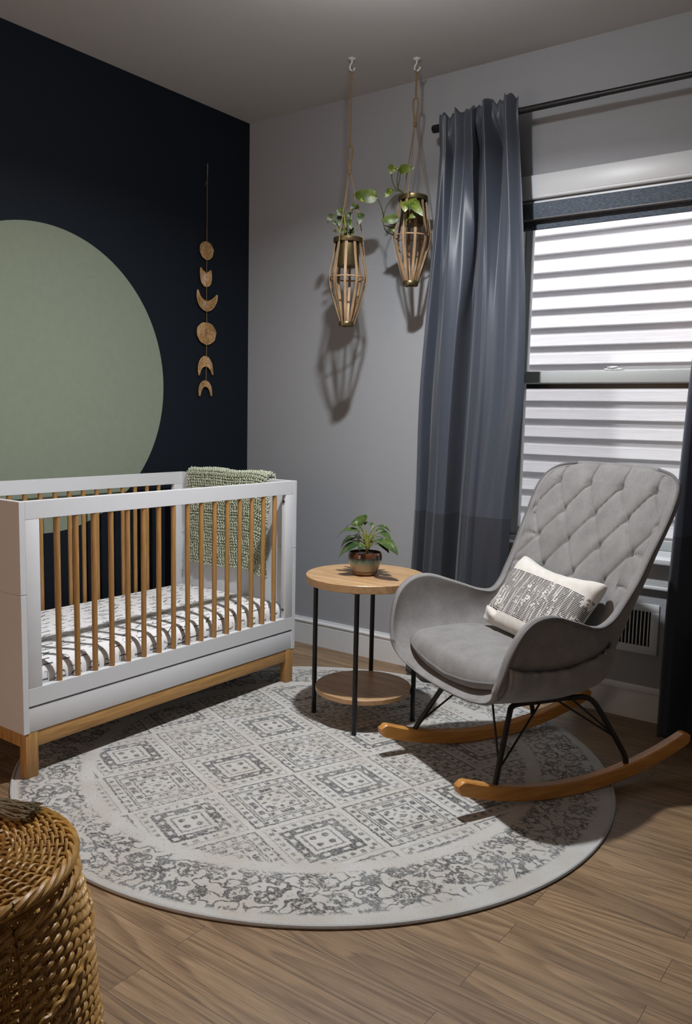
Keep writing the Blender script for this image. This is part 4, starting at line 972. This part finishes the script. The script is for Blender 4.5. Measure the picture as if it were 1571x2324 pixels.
PER = 14
rim = smoothpath([s_[0] for s_ in ST], PER); ci = smoothpath([s_[1] for s_ in ST], PER); co = smoothpath([s_[2] for s_ in ST], PER); ex = smoothpath([(s_[3],) for s_ in ST], PER)
NR = len(rim); NC = 241
def section(Rm, C, n, nc=NC):
    ph = np.linspace(-PI/2, PI/2, 900); sg = np.sign(ph); v = sg*Rm[1]*np.abs(np.sin(ph))**(2/n); k = 1-np.abs(np.cos(ph))**(2/n)
    P = np.stack([C[0]+(Rm[0]-C[0])*k, v, C[1]+(Rm[2]-C[1])*k], 1)
    L = np.concatenate([[0], np.cumsum(np.linalg.norm(np.diff(P, axis=0), axis=1))]); t = np.linspace(0, L[-1], nc)
    return np.stack([np.interp(t, L, P[:, j]) for j in range(3)], 1)
inner = np.zeros((NR, NC, 3)); outer = np.zeros((NR, NC, 3))
for i in range(NR):
    f = i/(NR-1); R_ = np.array(rim[i]); th_ = 0.024
    Ri = R_.copy(); Ri[1] -= th_
    k_ = i/(2*PER)
    if k_ < 1: Ri[1] = R_[1]-th_*(0.4+0.6*k_); Ri[2] -= 0.010*(1-k_)
    Ri[0] += 0.003
    inner[i] = section(Ri, ci[i], float(ex[i][0])); outer[i] = section(R_, co[i], float(ex[i][0])-0.35)
# tufting on the inside of the back
HZ, HV = 0.102, 0.080
def seam(v, z):
    a = v/(2*HV)+(z-0.885)/(2*HZ); b = v/(2*HV)-(z-0.885)/(2*HZ)
    la = abs(a-round(a))*0.126; lb = abs(b-round(b))*0.126
    if z > 0.987:
        vv = v/(2*HV)-0.5; d = abs(vv-round(vv))*2*HV if abs(v) < 0.262 else 0.05
        btn = math.hypot(d, z-0.987); return d, btn
    if abs(v) > 0.245:
        d = min(abs(z-0.885+0.0) if abs(v) > 0.30 else 9, abs(z-0.783), abs(z-0.681)); d = min(d, min(la, lb) if abs(v) < 0.30 else 9)
    else: d = min(la, lb)
    ka, kb = round(a), round(b); bv, bz = (ka+kb)*HV, 0.885+(ka-kb)*HZ; btn = math.hypot(v-bv, z-bz)
    return d, btn
topL = np.concatenate([[0], np.cumsum([np.linalg.norm(ci[i+1]-ci[i]) for i in range(NR-1)])])
for i in range(NR):
    arc = np.concatenate([[0], np.cumsum(np.linalg.norm(np.diff(inner[i], axis=0), axis=1))]); tot = arc[-1]
    for j in range(NC):
        u, v, z = inner[i, j]
        if z > 0.585:
            d, btn = seam(v, z); de = min(arc[j], tot-arc[j], topL[i]+0.002); lo = min(1, (z-0.585)/0.05)
            puff = 0.017*(1-math.exp(-de/0.022)); edge = 1-math.exp(-de/0.012)
            h = puff - (0.009*math.exp(-d/0.015)+0.013*math.exp(-(btn/0.014)**2)+0.0055*math.exp(-(d/0.0024)**2))*edge
            inner[i, j] += np.array([0.884, 0, 0.468])*h*lo
mb = MB(); mb.grid(inner); mb.grid(outer, flip=True)
def bridge(mb, A, B, D, r):
    n = len(A); V = []; rows = 5
    for k in range(rows+1):
        a = PI*k/rows
        for q in range(n): V.append((A[q]+B[q])/2+(A[q]-B[q])/2*math.cos(a)+D[q]*r*math.sin(a))
    mb.add(V, [(k*n+q, k*n+q+1, (k+1)*n+q+1, (k+1)*n+q) for k in range(rows) for q in range(n-1)])
loopI = np.concatenate([inner[::-1, 0], inner[0, 1:], inner[1:, -1], inner[-1, ::-1][1:]]); loopO = np.concatenate([outer[::-1, 0], outer[0, 1:], outer[1:, -1], outer[-1, ::-1][1:]])
cen = []
def dirs():
    D = []
    for i in range(NR-1, -1, -1): D.append(rim[i]-np.array([(ci[i][0]+co[i][0])/2, rim[i][1]*-0.55, (ci[i][1]+co[i][1])/2]))
    D = [np.array([d[0]*0.7, -abs(d[1])*0.6, max(d[2], 0)*1.6+0.02]) for d in D]
    m = len(inner[0, 1:]); D += [np.array([0, 0, 1.0])]*m
    D2 = []
    for i in range(1, NR):
        d = rim[i]-np.array([(ci[i][0]+co[i][0])/2, 0, (ci[i][1]+co[i][1])/2]); D2.append(np.array([d[0]*0.7, abs(d[1])*0.6, max(d[2], 0)*1.6+0.02]))
    D += D2; D += [np.array([1.0, 0, -0.2])]*(NC-1)
    D = np.array([d/np.linalg.norm(d) for d in D])[:-1]; n = len(D); w = 13
    S = sum(np.roll(D, k, axis=0) for k in range(-w, w+1)); S = S/np.linalg.norm(S, axis=1)[:, None]
    return np.vstack([S, S[:1]])
bridge(mb, loopI, loopO, dirs(), 0.009)
b = bmesh.new(); me_ = bpy.data.meshes.new('tmp'); me_.from_pydata(mb.v, [], mb.f); b.from_mesh(me_); bmesh.ops.remove_doubles(b, verts=b.verts, dist=0.0002)
mb2 = MB().bm(b); shell = mb2.build('upholstered_shell', M_velvet, chair, ang=70); shell['label'] = 'grey upholstered shell with diamond tufted back and winged arms'
pl_ = np.concatenate([outer[::-1, 0], outer[0, 1:], outer[1:, -1], outer[-1, ::-1][1:-1]])
# resample the piping evenly
Lp = np.concatenate([[0], np.cumsum(np.linalg.norm(np.diff(np.vstack([pl_, pl_[:1]]), axis=0), axis=1))]); tq = np.linspace(0, Lp[-1], 421)[:-1]; plc = np.vstack([pl_, pl_[:1]])
pp = np.stack([np.interp(tq, Lp, plc[:, k]) for k in range(3)], 1); pp[:, 1] *= 1.008
MB().tube([tuple(q) for q in pp], 0.0058, 8, closed=True).build('piping', M_pipe, shell)
# buttons seams are in the shell; gathered pocket on the outside of the near arm
nu, nv = 60, 22; A = np.zeros((nv, nu, 3)); half = NC//2
i_hi, i_lo = 19.3*PER, 10.6*PER
for a in range(nu):
    f = a/(nu-1); ii = i_hi+(i_lo-i_hi)*f; i0 = int(ii); w1 = ii-i0; sec = outer[i0, half:]*(1-w1)+outer[i0+1, half:]*w1
    zt_ = 0.497-0.032*math.sin(PI*min(1, f/0.62)*0.5)*(1 if f < .31 else 1)+0.052*max(0, (f-0.45)/0.55)**1.4; zb_ = 0.360-0.022*f
    for c in range(nv):
        g = c/(nv-1); zz = zb_+(zt_-zb_)*g; q = np.array([np.interp(zz, sec[:, 2], sec[:, k]) for k in range(3)]); fold = 0.0032*math.sin(f*46+math.sin(f*15)*1.5)*g**1.6+0.0018*math.sin(f*83)*g**3
        edge = min(1, min(a, nu-1-a)/3)*min(1, c/3); A[c, a] = q+np.array([0, 1, -0.15])*(0.0015+(0.0055+fold+0.004*g)*edge)
pk = MB().grid(A).build('side_pocket', M_velvet, chair, ang=180); m_ = pk.modifiers.new('t', 'SOLIDIFY'); m_.thickness = 0.004; m_.offset = -1
pk['label'] = 'gathered grey fabric pocket on the outside of the arm'
MB().tube([tuple(A[-1, a]+np.array([0, 0.0005, 0.001])) for a in range(nu)], 0.0026, 6).build('pocket_hem', M_pipe, pk)
MB().tube([tuple(A[c, 0]+np.array([0, 0.001, 0])) for c in range(nv)], 0.0018, 6).build('pocket_seam', M_pipe, pk)
# seat cushion
def cush(a, r):
    c_, s_ = math.cos(a), math.sin(a); n = 6.0 if c_ > 0 else 3.0; cu = math.copysign(abs(c_)**(2/n), c_); cv = math.copysign(abs(s_)**(2/n), s_)
    u = 0.135+0.207*cu*r; hw = 0.310-0.035*max(0, -cu); v = hw*cv*r
    if cu > 0: u -= 0.010*(abs(v)/0.30)**2.5
    return u, v
def seamz(u, v): return 0.378+0.048*(abs(v)/0.29)**1.6+0.022*max(0, min(1, (0.30-u)/0.25))
NA = 96; rows_ = [(0.90, -0.030), (0.985, -0.024), (1.0, -0.004), (1.0, 0.004), (0.985, 0.022), (0.955, 0.040), (0.90, 0.055), (0.80, 0.067), (0.6, 0.077), (0.3, 0.083), (0.04, 0.085)]
V = []
for r, dz in rows_:
    for k in range(NA):
        a = 2*PI*k/NA; u, v = cush(a, r); us, vs = cush(a, 1.0); t = max(0, dz)/0.085; zc_ = seamz(us, vs)*(1-t)+0.384*t; V.append((u, v, zc_+dz))
F = [(j*NA+i, j*NA+(i+1) % NA, (j+1)*NA+(i+1) % NA, (j+1)*NA+i) for j in range(len(rows_)-1) for i in range(NA)]+[tuple(range(NA-1, -1, -1)), tuple((len(rows_)-1)*NA+i for i in range(NA))]
cu_ = MB().add(V, F).build('seat_cushion', M_velvet, chair, ang=80)
sd_ = cu_.modifiers.new('s', 'SUBSURF'); sd_.levels = 1; sd_.render_levels = 1
MB().tube([(*cush(2*PI*k/160, 1.004), seamz(*cush(2*PI*k/160, 1.0))) for k in range(160)], 0.0052, 8, closed=True).build('piping', M_pipe, cu_)
# rockers
RR, RTK, ZB = 1.308, 0.047, 0.0104
def rocker(v0, v1):
    u0, u1 = -0.512, 0.455; NS = 90; V = []; sec = 12
    for i in range(NS+1):
        u = u0+(u1-u0)*i/NS; a = math.asin(u/RR); e = min(u-u0, u1-u)/0.026; k = math.sqrt(max(0.0004, 1-(1-min(1, e))**2)); ht = RTK*k
        rc = RR-RTK/2; cu, cz = rc*math.sin(a), ZB+RR-rc*math.cos(a); nu_, nz_ = math.sin(a), -math.cos(a); ch = min(0.004, ht*0.3)
        w = (v1-v0)/2; vm = (v0+v1)/2; wk = w*(0.80+0.20*k)
        for dv, dn in ((-wk+ch, -ht/2), (wk-ch, -ht/2), (wk, -ht/2+ch), (wk, ht/2-ch), (wk-ch, ht/2), (-wk+ch, ht/2), (-wk, ht/2-ch), (-wk, -ht/2+ch)):
            V.append((cu+nu_*dn, vm+dv, cz+nz_*dn))
    n = 8; F = [(i*n+k, i*n+(k+1) % n, (i+1)*n+(k+1) % n, (i+1)*n+k) for i in range(NS) for k in range(n)]+[tuple(range(n-1, -1, -1)), tuple(NS*n+k for k in range(n))]
    o = MB().add(V, F).build('rocker', M_rock, chair, ang=35); o['label'] = 'curved honey coloured wooden rocker'; return o
rocker(0.233, 0.268); rocker(-0.268, -0.233)
def rtop(u): return ZB+RR-math.sqrt((RR-RTK)**2-u*u)-0.003
for s_ in (1, -1):
    fl = smoothpath([(.304, .250*s_, rtop(.304)), (.300, .247*s_, .10), (.258, .217*s_, .19), (.214, .186*s_, .280), (.200, .176*s_, .300), (.172, .170*s_, .306), (.10, .166*s_, .304)], 6)
    o = MB().tube(fl, 0.0092, 14).build('leg', M_black, chair); o['label'] = 'black metal front leg'
    rl_ = smoothpath([(-.226, .250*s_, rtop(-.226)), (-.222, .249*s_, .100), (-.200, .238*s_, .145), (-.142, .207*s_, .252), (-.122, .196*s_, .283), (-.098, .188*s_, .299), (-.05, .178*s_, .3035), (.10, .166*s_, .303)], 6)
    o = MB().tube(rl_, 0.0092, 14).build('leg', M_black, chair); o['label'] = 'black metal rear leg'
    for p, q in (((.282, .236*s_, .142), (.236, .124*s_, .306)), ((.281, .234*s_, .130), (.082, .172*s_, .300)), ((-.180, .229*s_, .172), (.018, .176*s_, .302)), ((-.178, .227*s_, .180), (-.030, .190*s_, .306))):
        MB().tube([p, q], 0.0036, 8).build('brace', M_black, chair)['label'] = 'thin black metal brace rod'

# ------------------------------------------------------------------ lumbar pillow
def c2w(u, v, z): return Vector((CC[0], CC[1], 0))+fwd*u+lat*v+Vector((0, 0, z))
PW, PH, PD = 0.232, 0.152, 0.060
mb = MB(); NU, NV = 84, 60; top = np.zeros((NV, NU, 3)); bot = np.zeros((NV, NU, 3))
for i in range(NV):
    for j in range(NU):
        s_, t_ = 2*j/(NU-1)-1, 2*i/(NV-1)-1
        cr = (s_*t_)**8
        x = PW*s_*(1-0.075*(1-t_*t_)*s_*s_)*(1-0.06*cr); y = PH*t_*(1-(0.25 if t_ > 0 else 0.06)*(1-s_*s_)*abs(t_)**1.5)*(1-0.09*cr)
        k = max(0, (1-s_**6)*(1-t_**6))**0.45*(0.62+0.38*(1-s_*s_*0.6)*(1-t_*t_*0.7))
        if t_ < -0.62 and s_ < -0.55: k *= 0.9+0.25*math.sin((s_*9+t_*14))
        wr = 0.0035*math.sin(s_*21+t_*5)*abs(t_)**3+0.003*math.sin(t_*17+s_*3)*abs(s_)**4+0.006*noise.noise(Vector((s_*2.2, t_*2.0, 1.5)))
        top[i, j] = (x, y, PD*k+wr*k); bot[i, j] = (x, y, -PD*0.85*k)
mb.grid(top); mb.grid(bot, flip=True)
b = bmesh.new(); me_ = bpy.data.meshes.new('tmp2'); me_.from_pydata(mb.v, [], mb.f); b.from_mesh(me_); bmesh.ops.remove_doubles(b, verts=b.verts, dist=0.0005)
pil = MB().bm(b).build('lumbar_pillow', M_pil, ang=180)
tag(pil, 'cream lumbar pillow with black woven band on the grey rocking chair', 'pillow')
ctr = c2w(-0.026, 0.020, 0.590); yax = (c2w(-.108, -.194, .705)-c2w(.064, -.212, .474)).normalized(); xax = (c2w(-.114, .243, .713)-c2w(-.108, -.194, .705)); xax = (xax-yax*xax.dot(yax)).normalized(); zax = xax.cross(yax)
pil.matrix_world = Matrix(((xax.x, yax.x, zax.x, ctr.x), (xax.y, yax.y, zax.y, ctr.y), (xax.z, yax.z, zax.z, ctr.z), (0, 0, 0, 1)))

# ------------------------------------------------------------------ wicker hamper
BX, BY = 2.030, -2.820
ham = thing('wicker_hamper', 'round golden wicker hamper with woven lid at lower left', 'hamper', (BX, BY, 0))
def br(z): return float(interp([0, .1, .2, .3, .4, .47, .52], [.192, .207, .2165, .2165, .209, .199, .188], np.array([z]))[0])
NS_ = 58; mb = MB()
for k in range(NS_):
    for dd in (-0.012, 0.012):
        a = 2*PI*k/NS_+dd; mb.tube([(BX+(br(z)-0.001)*math.cos(a), BY+(br(z)-0.001)*math.sin(a), z) for z in np.linspace(0.004, 0.512, 18)], 0.0022, 5)
stakes = mb.build('stakes', M_wick, ham); stakes['kind'] = 'stuff'
rw = random.Random(2); mb = MB(); NRW = 60
for r in range(NRW):
    z0_ = 0.010+r*0.00833; n = NS_*6; pts = []; ph = rw.random()*0.3
    for i in range(n):
        a = 2*PI*i/n; q = math.cos(a*NS_/2+PI*r)
        zz = z0_+0.0022*math.sin(a*NS_/2+0.8+PI*r)+0.0012*math.sin(5*a+r)
        R_ = br(min(0.52, zz))+0.0042*math.copysign(abs(q)**0.7, q)
        pts.append((BX+R_*math.cos(a), BY+R_*math.sin(a), zz))
    mb.tube(pts, 0.0041, 6, closed=True, flat=0.5)
# diagonal twisted strand winding round the body
for off in (0.0, PI):
    pts = []
    for i in range(520):
        f = i/519; a = off+f*2*PI*1.35; z = 0.02+0.48*f; R_ = br(z)+0.0085+0.0012*math.sin(i*0.9); pts.append((BX+R_*math.cos(a), BY+R_*math.sin(a), z+0.0022*math.cos(i*0.9)))
    mb.tube(pts, 0.0036, 6)
wv_ = mb.build('woven_body', M_wick, ham, fix=False)
for dz, R_ in ((0.512, 0.190), (0.006, 0.194)):
    m_ = MB()
    for q in range(3): m_.tube([(BX+(R_+0.0045*math.cos(14*a+q*2.1))*math.cos(a), BY+(R_+0.0045*math.cos(14*a+q*2.1))*math.sin(a), dz+0.0045*math.sin(14*a+q*2.1)) for a in np.linspace(0, 2*PI, 241)[:-1]], 0.0042, 6, closed=True)
    m_.build('rim', M_wick, ham, fix=False)
# lid: radial stakes woven in rings, slightly domed
LZ = 0.548; LR = 0.188; m_ = MB(); NL = 40
def dome(r): return LZ+0.010*(1-(r/LR)**2)
for k in range(NL):
    for dd in (-0.018, 0.018):
        a = 2*PI*k/NL; pts = [(BX+r*math.cos(a+dd*0.09/max(r, 0.03)), BY+r*math.sin(a+dd*0.09/max(r, 0.03)), dome(r)) for r in np.linspace(0.008, LR-0.002, 14)]; m_.tube(pts, 0.0021, 5)
lid = m_.build('lid', M_wick, ham, fix=False); lid['label'] = 'round woven lid'
m_ = MB(); r = 0.016; j = 0
while r < LR-0.006:
    n = NL*5; big = r < 0.092
    pts = [(BX+(r+0.0012*math.sin(7*a+j))*math.cos(a), BY+(r+0.0012*math.sin(7*a+j))*math.sin(a), dome(r)+(0.0040 if not big else 0.0050)*math.copysign(abs(math.cos(a*NL/2+PI*j))**0.7, math.cos(a*NL/2+PI*j))) for a in [2*PI*i/n for i in range(n)]]
    m_.tube(pts, 0.0052 if big else 0.0027, 6, closed=True, flat=0.45 if big else 0.9)
    r += 0.0118 if big else 0.0060; j += 1
lw = m_.build('lid_weave', M_wick, lid, org=ham['_o'], fix=False); lw.location = (0, 0, 0)
m_ = MB()
for q in range(4): m_.tube([(BX+(LR-0.001+0.0060*math.cos(11*a+q*PI/2))*math.cos(a), BY+(LR-0.001+0.0060*math.cos(11*a+q*PI/2))*math.sin(a), LZ-0.004+0.0065*math.sin(11*a+q*PI/2)) for a in np.linspace(0, 2*PI, 301)[:-1]], 0.0046, 6, closed=True)
for q in range(2): m_.tube([(BX+(LR-0.010)*math.cos(a), BY+(LR-0.010)*math.sin(a), LZ-0.016-0.010*q) for a in np.linspace(0, 2*PI, 121)[:-1]], 0.0052, 6, closed=True)
lr_ = m_.build('lid_rim', M_wick, lid, org=ham['_o'], fix=False); lr_.location = (0, 0, 0)
MB().lathe([(0, 0.004), (0.188, 0.004), (0.190, 0.009), (0, 0.010)], (BX, BY), 48).build('bottom_board', M_moonback, ham)

# ------------------------------------------------------------------ yarn tassel lying on the lid
m_ = MB(); rt_ = random.Random(9)
e0 = Vector((2.035, -2.668, 0)); e1 = Vector((1.930, -2.720, 0)); ax_ = (e0-e1).normalized(); sdv = Vector((-ax_.y, ax_.x, 0))
for k in range(150):
    q = rt_.uniform(-1, 1); h = rt_.random(); pts = []; sp0 = 0.010*q; sp1 = 0.026*q+rt_.uniform(-.006, .006); Lk = rt_.uniform(0.88, 1.03)
    for i in range(9):
        f = i/8*Lk; p = e1+(e0-e1)*f+sdv*(sp0+(sp1-sp0)*f); rr_ = math.hypot(p.x-BX, p.y-BY)
        zz = dome(min(rr_, LR))+0.011+0.020*h*(1-0.45*abs(q))*(1-0.35*f*f)+0.002*math.sin(i*1.7+k)
        pts.append((p.x+0.001*math.sin(i*2+k), p.y, zz))
    m_.tube(pts, 0.0014, 5)
tas = thing('yarn_tassel', 'greige yarn tassel lying on the wicker hamper lid', 'tassel', (e1.x, e1.y, dome(0.1)+0.008))
m_.build('strands', M_yarn, tas, fix=False)
m_ = MB(); hd = e1-ax_*0.016
m_.tube([tuple(hd-ax_*0.014+Vector((0, 0, dome(0.12)+0.019))), tuple(hd-ax_*0.008+Vector((0, 0, dome(0.12)+0.020))), tuple(hd+Vector((0, 0, dome(0.12)+0.020))), tuple(e1+Vector((0, 0, dome(0.12)+0.021))), tuple(e1+ax_*0.01+Vector((0, 0, dome(0.12)+0.021)))], [0.004, 0.012, 0.015, 0.013, 0.012], 14)
for i in range(5): m_.tube([tuple(e1-ax_*(0.002+0.004*i)+sdv*(0.0148*math.cos(t))+Vector((0, 0, dome(0.12)+0.021+0.0148*math.sin(t)))) for t in np.linspace(0, 2*PI, 19)[:-1]], 0.0022, 5, closed=True)
m_.build('tassel_knot', M_yarn, tas, fix=False)

for o in bpy.data.objects:
    if '_o' in o: del o['_o']
